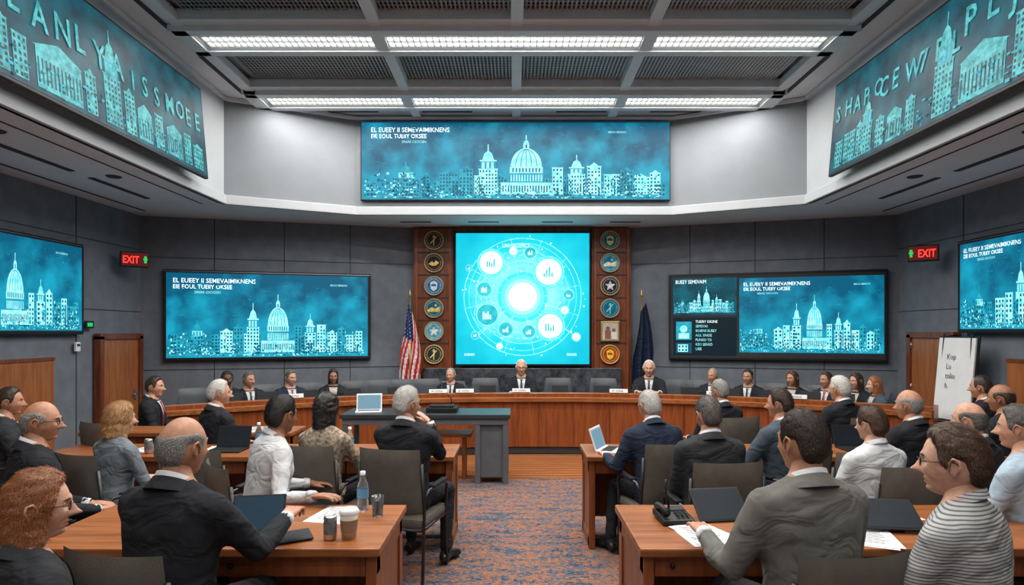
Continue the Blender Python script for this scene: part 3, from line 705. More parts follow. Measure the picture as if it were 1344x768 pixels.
E_lap=emis('laptop_glow',(.18,.34,.44),1)
laptop('laptop',(-1.72,7.2,.80),rad(10),M_paper,.9,E_lap)
mb=MB(); mb.box((0,0,.03),(.36,.28,.06),M_dark,bev=.01); mb.box((0,-.05,.075),(.28,.14,.03),M_metal,bev=.01); mb.tube([(.1,.05,.06),(.1,.06,.14),(.06,0,.2)],.006,M_dark,8); mb.obj('presentation_console',(-.85,7.22,.80))
def paper(loc,rz,n=2):
    mb=MB()
    for i in range(n): mb.box((i*.01,i*.012,.001+.0025*i),(.21,.29,.0022),M_paper,rz=i*.12)
    for i in range(9): mb.box((.0-.01*(i%2),.11-i*.024,.0025*n+.0005),(.15-.02*(i%3),.005,.0006),M_seam)
    mb.obj('paper_documents',loc,rz)
def cup(loc,s=1):
    mb=MB(); c=mat('cup_paper',(.50,.42,.34),.7); sl=mat('cup_sleeve',(.28,.19,.12),.8); mb.lathe([(0,0),(.030,0),(.040,.115),(.0,.115)],c); mb.lathe([(.034,.03),(.0395,.085)],sl); mb.lathe([(.042,.11),(.042,.122),(.036,.13),(0,.13)],M_paper); mb.obj('paper_coffee_cup',loc,0,s)
def can(loc):
    mb=MB(); mb.lathe([(0,0),(.026,0),(.031,.008),(.031,.108),(.026,.118),(.024,.115),(0,.115)],M_chrome); mb.lathe([(.0315,.03),(.0315,.09)],mat('can_label',(.15,.17,.2),.4,var=.5,vscale=30)); mb.obj('soda_can',loc)
def bottle(loc):
    mb=MB(); g=mat('bottle_plastic',(.75,.82,.85),.1,var=.1); g.node_tree.nodes['Principled BSDF'].inputs['Transmission Weight'].default_value=.9
    mb.lathe([(0,0),(.03,0),(.032,.02),(.03,.08),(.032,.13),(.014,.18),(.012,.20),(0,.20)],g); mb.lathe([(.0,.215),(.0145,.215),(.0145,.195)],M_paper); mb.lathe([(.0325,.07),(.0325,.12)],mat('bottle_label',(.1,.3,.5),.5)); mb.obj('water_bottle',loc)
def glass(loc):
    mb=MB(); g=mat('glass_clear',(.85,.9,.92),.05,var=0); g.node_tree.nodes['Principled BSDF'].inputs['Transmission Weight'].default_value=.95
    mb.lathe([(0,0),(.028,0),(.034,.11),(.031,.11),(.026,.01),(0,.01)],g); mb.obj('water_glass',loc)
def phone(loc,rz):
    mb=MB(); mb.box((0,0,.02),(.17,.19,.04),M_dark,bev=.012,rx=rad(6)); mb.tube([(-.06,-.07,.06),(-.065,0,.075),(-.06,.07,.06)],[.022,.015,.022],M_dark,10); mb.box((.035,.05,.05),(.08,.05,.006),E_off,rx=rad(10))
    for i in range(3):
        for j in range(4): mb.box((.01+i*.024,-.06+j*.02,.046),(.016,.012,.006),M_metal)
    mb.tube([(.0,.06,.04),(-.02,.07,.16),(-.01,.08,.2)],.006,M_dark,6)
    mb.obj('desk_telephone',loc,rz)
def tablet(loc,rz,tilt,s=1,on=None):
    mb=MB(); mb.box((0,0,0),(.26,.012,.19),M_dark,bev=.005); mb.r2(-.12,-.085,.24,.17,-.0075,on or E_off); mb.box((0,.03,-.05),(.1,.05,.06),M_dark,bev=.01)
    o=mb.obj('tablet_computer',loc,rz,s); o.rotation_euler=(tilt,0,rz)
cup((-.80,2.95,.75),1.1); can((-.885,2.93,.75)); paper((-1.32,3.2,.75),.3); paper((-.98,3.32,.75),-.2,1); bottle((-.85,3.42,.75)); tablet((-1.07,2.93,.765),.5,rad(-86),.7)
glass((-.74,3.3,.75)); tablet((-1.25,2.98,.86),rad(10),rad(-28),.95,E_tab)
paper((.92,2.98,.75),.15,3); phone((.84,3.22,.75),.1); tablet((1.10,3.27,.82),rad(8),rad(-50),1.1); tablet((1.9,3.1,.82),rad(-8),rad(-60),1.1)
paper((1.72,2.95,.75),-.4,2); paper((2.05,3.35,.75),.2,1)
for x,y in ((-1.0,5.2),(-1.9,5.1),(-2.5,5.15),(-3.1,5.2),(1.3,5.2),(2.2,5.1),(3.0,5.2)): paper((x,y,.75),random.uniform(-.4,.4),2)
for x,y in ((-.7,5.1),(-1.35,5.0),(-2.2,5.25),(-2.75,5.0),(-3.4,5.1),(1.55,5.2),(2.6,5.1)): random.choice([bottle,glass,glass])((x,y,.75))
cup((-2.05,5.0,.75)); can((-3.0,5.0,.75)); laptop('laptop',(.82,5.12,.75),rad(65),M_paper,.85,E_lap); laptop('laptop',(-2.4,5.1,.75),0,M_dark,.85)
laptop('laptop',(2.9,5.15,.75),0,M_dark,.85)
paper((-2.6,6.2,.75),.2); paper((-3.3,6.2,.75),-.2); glass((-2.9,6.15,.75))

# ================================================================= PEOPLE
def eval_mesh(mb,voxel,smooth=0,dec=None):
    me=bpy.data.meshes.new('tmp'); me.from_pydata(mb.v,[],mb.f); ob=bpy.data.objects.new('tmp',me); C.collection.objects.link(ob)
    r=ob.modifiers.new('r','REMESH'); r.mode='VOXEL'; r.voxel_size=voxel
    if smooth: s=ob.modifiers.new('s','SMOOTH'); s.factor=.5; s.iterations=smooth
    if dec: d=ob.modifiers.new('d','DECIMATE'); d.ratio=dec
    C.view_layer.update(); dg=C.evaluated_depsgraph_get(); e=ob.evaluated_get(dg); m=e.to_mesh()
    V=np.empty(len(m.vertices)*3); m.vertices.foreach_get('co',V); V=V.reshape(-1,3)
    F=[tuple(p.vertices) for p in m.polygons]; e.to_mesh_clear(); bpy.data.objects.remove(ob); bpy.data.meshes.remove(me)
    return V,F
def hand_geo(curl):
    mb=MB(); m=M_dark
    kx=[-.031,-.011,.010,.029]; ln=[.072,.080,.074,.058]
    for i,x in enumerate(kx):
        mb.capsule([(x*.55,0,0),(x*.85,.045,.002),(x,.085,.0)],[.0135,.0135,.0105],m,10)
        p=Vector((x,.085,0)); a=-curl*.35; pts=[p]; l=ln[i]
        for f in (.45,.31,.24):
            p=p+Vector((x*.10*f,math.cos(a)*l*f,math.sin(a)*l*f)); pts.append(p); a-=curl*.55
        mb.capsule(pts,[.0098,.0092,.0084,.0070],m,10)
    mb.capsule([(0,-.03,0),(0,.02,0)],[.024,.024],m,10)
    mb.capsule([(-.014,.012,-.006),(-.036,.045,-.012),(-.047,.070,-.016),(-.050,.094,-.022)],[.0135,.0125,.0100,.0080],m,10)
    V,F=eval_mesh(mb,.0036,2,.35)
    V[:,2]*=.92
    return V,F
HANDS={'rest':hand_geo(.55),'grip':hand_geo(1.6)}
NL,NP=66,96
def sm(a,b,x): t=np.clip((x-a)/(b-a),0,1); return t*t*(3-2*t)
def head_base():
    lat=np.linspace(-np.pi/2,np.pi/2,NL); lon=np.linspace(0,2*np.pi,NP,endpoint=False)
    lon=lon-.45*np.sin(lon)*.9
    LA,LO=np.meshgrid(lat,lon,indexing='ij')
    dx=np.cos(LA)*np.sin(LO); dy=np.cos(LA)*np.cos(LO); dz=np.sin(LA)
    return LA,LO,dx,dy,dz
LA,LO,DX,DY,DZ=head_base()
def head_pos():
    x=.075*np.sign(DX)*np.abs(DX)**.93; y=np.where(DY>0,.088,.100)*DY; z=.118*DZ
    low=sm(-.015,-.105,z)
    x=x*(1-.22*low); y=np.where(y<0,y*(1-.42*low),y)
    fr=np.clip(DY*3,0,1)
    g=lambda u,s: np.exp(-(u/s)**2)
    prof=np.clip((.018-z)/.052,0,1)*(1-sm(-.037,-.046,z))
    y=y+fr*(.029*g(x,.0105)*prof+.010*g(x,.019)*g(z+.034,.010))
    y=y-fr*.012*g(np.abs(x)-.031,.015)*g(z-.002,.012)
    y=y+fr*.006*g(z-.022,.009)*g(x,.045)
    y=y+fr*.004*g(np.abs(x)-.040,.018)*g(z+.028,.018)
    y=y+fr*.0075*g(x,.021)*(g(z+.060,.0055)+g(z+.072,.006))
    y=y-fr*.004*g(x,.024)*g(z+.066,.0025)-fr*.003*g(x,.03)*g(z+.083,.006)
    y=y+fr*.016*g(x,.026)*g(z+.098,.018)
    y=y+fr*.010*sm(-.04,-.11,z)*g(x,.05)
    return np.stack([x,y,z],-1)
HP=head_pos()
HF=[]
for i in range(NL-1):
    for j in range(NP):
        HF.append((i*NP+j,i*NP+(j+1)%NP,(i+1)*NP+(j+1)%NP,(i+1)*NP+j))
HFa=np.array(HF)
HPf=HP.reshape(-1,3)
fc=HPf[HFa].mean(1)
LIP=((np.abs(fc[:,0])<.024)&(fc[:,1]>.06)&(np.abs(fc[:,2]+.066)<.0115-(.2*np.abs(fc[:,0]))))
NRM=np.stack([DX/.075,DY/.092,DZ/.118],-1); NRM/=np.linalg.norm(NRM,axis=-1,keepdims=True)
def hair_geo(style,seed,thick):
    phi=np.abs(np.degrees(np.arctan2(DX,DY))); P=HP.copy(); z=P[...,2]
    if style in('long','curly','bob'):
        hl=np.interp(phi,[0,30,50,62,75,180],[.080,.072,.045,-.02,-.20,-.20])
    else:
        hl=np.interp(phi,[0,25,45,60,72,82,95,112,125,150,180],[.078,.082,.072,.056,.000,-.012,.024,.020,-.045,-.072,-.078])
    if style=='recede': hl=hl+np.interp(phi,[0,30,50,70],[.018,.028,.022,0])
    mg=(z-hl)
    if style=='bald':
        top=np.interp(phi,[60,90,140,180],[.045,.062,.058,.050]); mg=np.minimum(mg,top-z); mg=np.where(phi<62,-1,mg)
    m=np.clip(mg/.018,-1,1); t=sm(-.15,1,m)
    th=thick*(1+.5*sm(.02,.10,z)) if style!='bald' else thick*np.ones_like(z)
    nz=np.empty(z.size); sc=70 if style!='curly' else 42
    Pf=P.reshape(-1,3)
    for i,p in enumerate(Pf): nz[i]=noise.noise(Vector((p[0]*sc+seed,p[1]*sc*(.6),p[2]*sc*(.55 if style!='curly' else 1))))
    nz=nz.reshape(z.shape); amp=.22 if style!='curly' else .5
    off=np.where(m>-.15,th*t*(1+amp*nz)-.0012,-.005)
    Q=P+NRM*off[...,None]
    if style in('long','bob','curly'):
        L={'long':.20,'bob':.125,'curly':.15}[style]
        cyl=np.stack([.078*np.sin(LO),-.012+.096*np.cos(LO),np.zeros_like(z)],-1)*(1+thick*5+ .07*nz[...,None])
        dn=np.clip(-DZ,0,1); fall=(1-sm(.90,1.0,dn)*.7)
        tgt=cyl*fall[...,None]; tgt[...,2]=-L*dn**.8
        wgt=(sm(.0,-.12,DZ)*sm(58,72,phi))[...,None]
        Q=Q*(1-wgt)+tgt*wgt
    keep=m>-.6
    kf=keep.reshape(-1)[HFa].any(1)
    kfull=(m>.02).reshape(-1)[HFa].all(1)
    return Q.reshape(-1,3),HFa[kf],HFa[kfull]
def strands(Q,F,style,n,rs,wid,lf=1.0):
    fi=rs.integers(0,len(F),n*2)
    a=Q[F[fi]]; ar=np.linalg.norm(np.cross(a[:,2]-a[:,0],a[:,3]-a[:,1]),axis=1); pr=ar/np.percentile(ar,90); sel=rs.random(len(fi))<pr; fi=fi[sel][:n]
    a=Q[F[fi]]; u=rs.random((len(fi),1)); v=rs.random((len(fi),1))
    base=(a[:,0]*(1-u)+a[:,1]*u)*(1-v)+(a[:,3]*(1-u)+a[:,2]*u)*v
    nr=np.cross(a[:,2]-a[:,0],a[:,3]-a[:,1]); nr/=np.linalg.norm(nr,axis=1,keepdims=True)+1e-9
    cen=base-np.array([0,-.01,0]); flip=np.sign((nr*cen).sum(1,keepdims=True)); flip[flip==0]=1; nr*=flip
    g=np.stack([np.sign(base[:,0]+.02)*.45*(base[:,2]>.05),-.75*(base[:,2]>.0)-.15,-np.ones(len(base))],-1)
    if style=='curly': g=rs.normal(size=g.shape)*.6+g*.8
    g+=rs.normal(size=g.shape)*.18
    tg=g-nr*(g*nr).sum(1,keepdims=True); tg/=np.linalg.norm(tg,axis=1,keepdims=True)+1e-9
    ln=lf*{'short':.018,'recede':.016,'bald':.011,'bob':.036,'long':.045,'curly':.020}[style]*(.6+.8*rs.random((len(fi),1)))
    sd=np.cross(tg,nr); w=wid*(.6+.7*rs.random((len(fi),1)))
    lift=.0016+.0026*rs.random((len(fi),1))
    b0=base-nr*.001; m0=base+tg*ln*.5+nr*lift*1.2; t0=base+tg*ln+nr*lift*(.9 if style!='curly' else 1.3)
    V=np.concatenate([b0-sd*w,b0+sd*w,m0+sd*w,m0-sd*w,t0],0); k=len(fi); I=np.arange(k)
    quads=np.stack([I,I+k,I+2*k,I+3*k],-1); tris=np.stack([I+3*k,I+2*k,I+4*k],-1)
    return V,quads,tris
SK={'a':(.55,.29,.195),'b':(.46,.225,.14),'c':(.33,.152,.085),'d':(.12,.052,.030),'p':(.60,.34,.24)}
def skin(k):
    n='skin_'+k
    if n in MC: return MC[n]
    m=mat(n,SK[k],.5,var=.18,vscale=34,bump=.14,bscale=260); nt=m.node_tree; b=nt.nodes['Principled BSDF']; b.inputs['Subsurface Weight'].default_value=.12; b.inputs['Subsurface Radius'].default_value=(.02,.008,.004)
    return m
HAIRC={'white':(.50,.49,.47),'grey':(.22,.21,.20),'dgrey':(.10,.092,.085),'black':(.010,.009,.009),'brown':(.060,.028,.014),'dbrown':(.030,.016,.010),'blonde':(.36,.19,.075),'auburn':(.26,.095,.034)}
def hairm(k,f=1.0):
    n='hair_'+k+('' if f==1 else '_streak')
    if n in MC: return MC[n]
    col=tuple(c*f for c in HAIRC[k]); m=mat(n,col,.5,var=0); nt=m.node_tree; b=nt.nodes['Principled BSDF']
    tc=nt.nodes.new('ShaderNodeTexCoord'); mp=nt.nodes.new('ShaderNodeMapping'); mp.inputs['Scale'].default_value=(320,320,30); nt.links.new(tc.outputs['Object'],mp.inputs['Vector'])
    q=nt.nodes.new('ShaderNodeTexNoise'); q.inputs['Scale'].default_value=1; q.inputs['Detail'].default_value=3; q.inputs['Distortion'].default_value=.8; nt.links.new(mp.outputs['Vector'],q.inputs['Vector'])
    r=nt.nodes.new('ShaderNodeValToRGB'); r.color_ramp.elements[0].position=.3; r.color_ramp.elements[1].position=.7
    r.color_ramp.elements[0].color=(*[c*.4 for c in col],1); r.color_ramp.elements[1].color=(*[min(1,c*1.6) for c in col],1)
    nt.links.new(q.outputs['Fac'],r.inputs['Fac']); nt.links.new(r.outputs['Color'],b.inputs['Base Color'])
    return m
CL={'black':(.014,.016,.021),'navy':(.014,.023,.045),'grey':(.135,.135,.125),'bluegrey':(.055,.075,.10),'white':(.58,.60,.63),'ltblue':(.35,.45,.55),'char':(.026,.029,.034),'slate':(.16,.19,.22),'tan':(.34,.27,.21),'cream':(.5,.46,.40)}
def cl(k):
    if k=='striped': return clothmat('cloth_striped',(.46,.47,.48),.85,((.13,.14,.15),27))
    if k=='pattern': return mat('cloth_pattern',(.30,.24,.18),.85,var=.75,vscale=40,bump=.3,bscale=30)
    return clothmat('cloth_'+k,CL[k])
M_eye=mat('eye_white',(.70,.68,.66),.2,var=0); M_iris=mat('eye_iris',(.03,.02,.015),.15,var=0)
M_shoe=mat('shoe_leather',(.012,.011,.011),.3)
def seg_d(P,a,b):
    a=np.array(a);b=np.array(b);d=b-a;t=np.clip(((P-a)@d)/(d@d),0,1); return np.linalg.norm(P-(a+t[:,None]*d),axis=1)
def person(x,y,yaw=0,s=1,woman=False,top='black',hair='short',hc='brown',sk='a',hy=0,hp=0,lean=4,L=None,R=None,glasses=False,suit=True,tie=None,pants='black',thick=.010,chair=True,grip=False,hs=1.0,roll=0,voxel=.017,z=0,legs=None):
    yawr=rad(yaw); seed=random.uniform(0,100)
    ln=rad(lean)
    def T(p):
        dz=p[2]-.52; return Vector((p[0],p[1]*math.cos(ln)+dz*math.sin(ln)-.02,.52+dz*math.cos(ln)-p[1]*math.sin(ln)))
    bulk=.92 if woman else 1.0
    mb=MB(); m=M_dark
    sec=[(.455,.150,.115,0),(.47,.172,.135,0),(.53,.185,.142,0),(.62,.172,.130,.0),(.72,.165,.122,.002),(.82,.176,.124,.004),(.90,.190,.126,.002),(.97,.196,.118,-.004),(1.02,.186,.100,-.010),(1.055,.150,.082,-.014),(1.08,.100,.068,-.014),(1.10,.066,.060,-.012),(1.12,.058,.057,-.006)]
    if woman: sec=[(a,b*(.90 if a>.85 else .97 if a<.6 else .84),c*.90,d) for a,b,c,d in sec]
    if suit: sec=[(a,b*1.05,c*1.05,d) if a<1.06 else (a,b,c,d) for a,b,c,d in sec]
    n=24; vs=[];fs=[]
    for zz,hw,hd,oy in sec:
        for k_ in range(n):
            t=2*math.pi*k_/n; c_,s_=math.cos(t),math.sin(t); ex=.82
            vs.append(T((hw*math.copysign(abs(c_)**ex,c_),oy+hd*math.copysign(abs(s_)**ex,s_),zz)))
    for i in range(len(sec)-1):
        for k_ in range(n): fs.append([i*n+k_,i*n+(k_+1)%n,(i+1)*n+(k_+1)%n,(i+1)*n+k_])
    fs.append(list(range(n))[::-1]); fs.append([(len(sec)-1)*n+k_ for k_ in range(n)])
    mb.add(vs,fs,m)
    hc0=T((0,.018,1.222)); HR=Matrix.Rotation(rad(hy),4,'Z')@Matrix.Rotation(rad(hp)-ln*.3,4,'X')@Matrix.Rotation(rad(roll),4,'Y')
    nk=hc0+HR@Vector((0,-.022,-.05))
    nr=.050 if woman else .058
    mb.capsule([T((0,-.010,1.05)),T((0,-.008,1.11)),nk],[nr*1.1,nr,nr*.93],m,16)
    bw=.178*bulk; j=.006 if suit else 0
    arms=[]
    for sd,tg in ((-1,L),(1,R)):
        S=T((sd*bw,-.006,.995))
        tg=tg or (sd*.17,.34,.70); Wp=Vector(tg); u,f=.285,.255; d=Wp-S; dist=d.length
        if dist>(u+f)*.985: Wp=S+d.normalized()*(u+f)*.985; d=Wp-S; dist=d.length
        a=(u*u-f*f+dist*dist)/(2*dist); h=math.sqrt(max(u*u-a*a,0)); dn=d.normalized()
        hint=Vector((sd*.45,-.35,-1.0)); hint=(hint-dn*hint.dot(dn)).normalized(); E=S+dn*a+hint*h
        mb.capsule([S,S.lerp(E,.45),E,E.lerp(Wp,.35),E.lerp(Wp,.97)],[(.064+j)*bulk,(.056+j)*bulk,(.047+j)*bulk,(.046+j)*bulk,(.031+j)*bulk],m,14)
        mb.capsule([T((sd*.05,-.014,1.075)),T((sd*.12*bulk,-.010,1.035)),S],[.040,.048,.056*bulk],m,12)
        arms.append((S,E,Wp))
    lg=[]
    for sd in (-1,1):
        hp_=Vector((sd*.092,-.01,.545)); kn=Vector((sd*.13,.42,.53)); ak=Vector((sd*.14,.40,.10)); to=Vector((sd*.17,.56,.036))
        if legs: kn=Vector(legs[0 if sd<0 else 1][0]); ak=Vector(legs[0 if sd<0 else 1][1]); to=ak+Vector((ak.x-kn.x,.15,-.064))*1.0
        mb.capsule([hp_,hp_.lerp(kn,.5),kn,kn.lerp(ak,.35),ak+Vector((0,0,.03))],[.092,.082,.062,.058,.045],m,14)
        mb.capsule([ak+Vector((0,-.04,-.045)),ak+Vector((0,.05,-.045)),to],[.042,.040,.034],m,12)
        lg.append((hp_,kn,ak,to))
    V,F=eval_mesh(mb,voxel,3)
    V[:,2]=np.maximum(V[:,2],.002)
    so=seed
    for i in range(len(V)):
        v=V[i]
        if v[2]<1.06:
            nn=noise.noise(Vector((v[0]*9+so,v[1]*9,v[2]*15+v[0]*6)))
            V[i,0]*=1+nn*.022
            V[i,1]+=nn*.006
    Fa=[f for f in F]; Fn=np.array([f if len(f)==4 else (*f,f[-1]) for f in Fa]); ctr=V[Fn].mean(1)
    o=MB(); mskin=o.mi(skin(sk)); mtop=o.mi(cl(top)); mp_=o.mi(cl(pants)); msh=o.mi(M_shoe)
    dT=seg_d(ctr,T((0,0,.55)),T((0,0,1.0)))/.16
    dA=np.min([np.minimum(seg_d(ctr,a,b),seg_d(ctr,b,c)) for a,b,c in arms],axis=0)/.055
    dL=np.min([np.minimum(seg_d(ctr,a,b)/.08,seg_d(ctr,b,c)/.055) for a,b,c,_ in lg],axis=0)
    nkd=seg_d(ctr,T((0,-.01,1.09)),nk)
    mi=np.full(len(Fn),mtop)
    mi[(dL<dT)&(dL<dA)&(ctr[:,2]<.66)&(ctr[:,1]>-.02)]=mp_
    mi[(ctr[:,2]<.44)]=mp_
    mi[(ctr[:,2]<.085)]=msh
    zt=T((0,0,1.098)).z
    cz=ctr[:,2]+(ctr[:,1]-T((0,0,1.1)).y)*.45
    neckm=(nkd<.085)&(cz>zt-.010)
    mi[neckm]=mskin
    o.v.extend(map(tuple,V)); o.f.extend([list(f) for f in Fa]); o.m.extend([int(q) for q in mi]); o.s.extend([True]*len(Fa))
    def collar(mt,r0,r1,z0,z1,thk=.004,gap=0,tl=.030):
        nn=32; vs=[];fs=[]
        for dr in (0,thk):
            for zz,r in ((z0,r0),(z1,r1)):
                for k_ in range(nn):
                    t=2*math.pi*k_/nn; sy=math.sin(t); tilt=-tl*sy
                    vs.append(T(((r+dr)*math.cos(t),-.010+(r+dr)*1.0*sy,zz+tilt)))
        for k_ in range(nn):
            if gap and abs(((k_+.5)/nn*360)-90)<gap: continue
            q=(k_+1)%nn
            fs+=[[2*nn+k_,2*nn+q,3*nn+q,3*nn+k_],[nn+k_,nn+q,q,k_][::-1],[nn+k_,3*nn+k_,3*nn+q,nn+q]]
        o.add(vs,fs,mt,True)
    shirt=cl('white') if suit or top=='white' else cl(top)
    if not woman or suit:
        collar(shirt,nr*1.26,nr*1.10,1.080,1.112,gap=14)
    if suit:
        collar(cl(top),nr*1.75,nr*1.20,1.050,1.094,.007,gap=42)
    bv=BVHTree.FromPolygons([Vector(v) for v in V],[list(f) for f in Fa])
    def patch(xa,xb,z0,z1,mt,off,rows_=10,cols=4):
        vs=[];fs=[]
        for i in range(rows_+1):
            t=i/rows_; zz=z0+(z1-z0)*t
            for j_ in range(cols+1):
                xx=xa(t)+(xb(t)-xa(t))*j_/cols; o_=T((xx,.40,zz)); d_=(T((xx,-.1,zz))-o_).normalized(); h=bv.ray_cast(o_,d_)
                if h[0] is None: return
                vs.append(h[0]-d_*off)
        for i in range(rows_):
            for j_ in range(cols): a=i*(cols+1)+j_; fs.append([a,a+1,a+cols+2,a+cols+1])
        o.add(vs,fs,mt,True)
    if suit:
        patch(lambda t:-.005-.062*t**.9,lambda t:.005+.062*t**.9,.74,1.055,shirt if not woman else cl('cream'),.004,14,6)
        if not woman and tie:
            tm=mat('tie_'+tie,{'red':(.30,.02,.02),'blue':(.02,.05,.16),'dark':(.02,.02,.025)}[tie],.5,var=.3,vscale=60)
            patch(lambda t:-.026+.012*t,lambda t:.026-.012*t,.74,1.02,tm,.009,12,2); patch(lambda t:-.014-.008*t,lambda t:.014+.008*t,1.02,1.05,tm,.013,3,2)
        for sd in (-1,1):
            patch(lambda t,sd=sd:sd*(.004+.060*t**.9),lambda t,sd=sd:sd*(.010+.060*t**.9+.040*math.sin(min(1,t*1.25)*math.pi*.80)),.72,1.05,cl(top),.009,14,2)
    for sd,(S,E,Wp) in zip((-1,1),arms):
        HV,HFc=HANDS['grip' if grip else 'rest']; d=(Wp-E).normalized()
        d2=Vector((d.x*.8-sd*.12,d.y,d.z*.35)).normalized() if not grip else d
        up=Vector((0,0,1)) if abs(d2.z)<.75 else Vector((0,-1,0)) ; xax=d2.cross(up).normalized(); zax=xax.cross(d2).normalized()
        Mx=Matrix(((xax.x,d2.x,zax.x),(xax.y,d2.y,zax.y),(xax.z,d2.z,zax.z)))
        hv=HV.copy()*(1.0 if not woman else .9)
        if sd<0: hv[:,0]*=-1
        Am=np.array(Mx); hv=hv@Am.T+np.array(Wp)
        oo=len(o.v); o.v.extend(map(tuple,hv)); fl=[[q+oo for q in (f if sd>0 else f[::-1])] for f in HFc]; o.f.extend(fl); o.m.extend([mskin]*len(fl)); o.s.extend([True]*len(fl))
        if suit or top in('white','ltblue','striped','slate'):
            o.tube([Wp-d*.035,Wp+d*.006],[.037*bulk,.033*bulk],shirt if suit else cl(top),14,True)
    HT=Matrix.Translation(hc0)@HR@Matrix.Diagonal((hs*(.95 if woman else 1),hs,hs*(.97 if woman else 1),1))
    An=np.array(HT)
    def ht(P): return P@An[:3,:3].T+An[:3,3]
    fat=1+.04*math.sin(seed*7)
    hv=ht(HPf*np.array([fat,1,1])); oo=len(o.v); o.v.extend(map(tuple,hv)); o.f.extend((HFa+oo).tolist()); ml=o.mi(mat('lips_'+sk,tuple(c*f for c,f in zip(SK[sk],(.85,.55,.55))),.4,var=.05)); o.m.extend(np.where(LIP,ml,mskin).tolist()); o.s.extend([True]*len(HFa))
    for sd in (-1,1):
        o.ell((sd*.031,.0640,.002),(.0125,.0125,.0115),M_eye,12,8,HT); o.ell((sd*.031,.0733,.002),(.0055,.0042,.0055),M_iris,10,6,HT)
        o.ell((sd*.031,.0630,.0065),(.0145,.0140,.0100),skin(sk),12,8,HT)
        o.ell((sd*.0745*fat,-.010,-.006),(.007,.017,.029),skin(sk),12,10,HT)
        P=[(sd*.080,.004,-.020),(sd*.084,.004,.010),(sd*.086,-.008,.026),(sd*.087,-.024,.020),(sd*.086,-.028,.0),(sd*.082,-.016,-.028)]
        o.tube([HT@Vector((p[0]*fat,p[1],p[2])) for p in P],[.003,.004,.0045,.0045,.004,.004],skin(sk),8)
        hm=hairm(hc if hc!='white' else 'grey'); o.tube([HT@Vector(p) for p in ((sd*.016,.0875,.021),(sd*.031,.0840,.026),(sd*.046,.0700,.020))],[.0030,.0042,.002],hm,6)
    if glasses:
        gm=M_dark
        for sd in (-1,1):
            pts=[HT@Vector((sd*.033+.021*math.cos(t),.090-.12*abs(abs(.033+.021*math.cos(t)*sd)-.02)*.8,.001+.016*math.sin(t))) for t in [2*math.pi*q/16 for q in range(17)]]
            o.tube(pts,.0018,gm,6); o.tube([HT@Vector(p) for p in ((sd*.053,.084,.004),(sd*.074,.05,.008),(sd*.082,-.012,.012),(sd*.082,-.03,-.002))],.0018,gm,6)
        o.tube([HT@Vector((-.012,.096,.004)),HT@Vector((0,.101,.007)),HT@Vector((.012,.096,.004))],.0018,gm,6)
    Q0,QF,QI=hair_geo(hair,seed,thick); sc3=np.array([fat,1,1]); Q=ht(Q0*sc3); oo=len(o.v); o.v.extend(map(tuple,Q)); o.f.extend((QF+oo).tolist()); hmi=o.mi(hairm(hc)); o.m.extend([hmi]*len(QF)); o.s.extend([True]*len(QF))
    dist=math.hypot(x,y); ns=9000 if dist<3.4 else 3600 if dist<5.2 else 900; wd=.0006 if dist<3.4 else .0010 if dist<5.2 else .0013
    if hair=='bald': ns=int(ns*.45)
    rs=np.random.default_rng(int(seed*100)); SV,SQ,ST=strands(Q0,QI,hair,ns,rs,wd,1.0 if dist<5.2 else .6); SV=ht(SV*sc3); oo=len(o.v); o.v.extend(map(tuple,SV))
    hm2=o.mi(hairm(hc,1.5)); pick=np.where(rs.random(len(SQ))<.35,hm2,hmi).tolist()
    o.f.extend((SQ+oo).tolist()); o.m.extend(pick); o.s.extend([False]*len(SQ)); o.f.extend((ST+oo).tolist()); o.m.extend(pick); o.s.extend([False]*len(ST))
    o.obj('seated_woman' if woman else 'seated_man',(x,y,z),yawr,s)
    if chair:
        cy=math.radians(yaw)
        place('conference_chair',ch_me,(x+math.sin(cy)*.02,y-math.cos(cy)*.02,0),cy)
def A(px,d,**k): person((px-675)*d/800,d,**k)
Ltab=(-.20,.40,.80); Rtab=(.20,.40,.80); lapL=(-.10,.30,.665); lapR=(.10,.30,.665)
# left audience
A(30,2.0,yaw=-30,woman=True,top='char',hair='curly',hc='auburn',sk='p',thick=.012,glasses=True,hy=-28,hs=1.03,L=lapL,R=lapR,s=.955)
A(222,2.48,yaw=-14,s=1.04,top='black',hair='bald',hc='grey',sk='b',hy=-8,L=(-.2,.38,.80),R=(.22,.44,.84),lean=6,thick=.006,hs=1.02,grip=True)
A(345,3.86,yaw=-50,s=1.0,top='white',suit=False,hc='black',sk='c',hy=22,lean=10,L=(-.16,.36,.70),R=(.55,.11,.80),hs=1.05)
A(532,4.42,yaw=-14,s=1.0,top='black',hc='white',sk='a',hy=-30,L=(-.12,.42,.80),R=(.10,.22,1.06),grip=False,lean=3,hs=1.02,legs=(((-.12,.42,.53),(-.12,.38,.10)),((.18,.40,.53),(.22,.24,.10))))
A(425,4.55,yaw=-12,s=.95,woman=True,top='pattern',suit=False,hair='curly',hc='black',sk='d',hy=-18,thick=.020,L=Ltab,R=Rtab)
A(285,5.55,yaw=-38,s=.97,top='black',hc='white',sk='a',hy=-20,hs=1.02,lean=2)
A(150,4.25,yaw=-24,s=.93,woman=True,top='slate',suit=False,hair='bob',hc='blonde',sk='p',hy=-12,thick=.015,hs=1.05)
A(42,3.55,yaw=-42,s=1.0,top='black',hair='bald',hc='grey',sk='b',hy=-25,glasses=True,L=lapL,R=lapR,thick=.007)
A(4,5.0,yaw=-50,s=.96,top='char',hc='dbrown',sk='b',hy=-10)
A(198,6.9,yaw=-75,s=.92,top='black',hc='dbrown',sk='a',hy=-5,tie='red',hs=1.05)
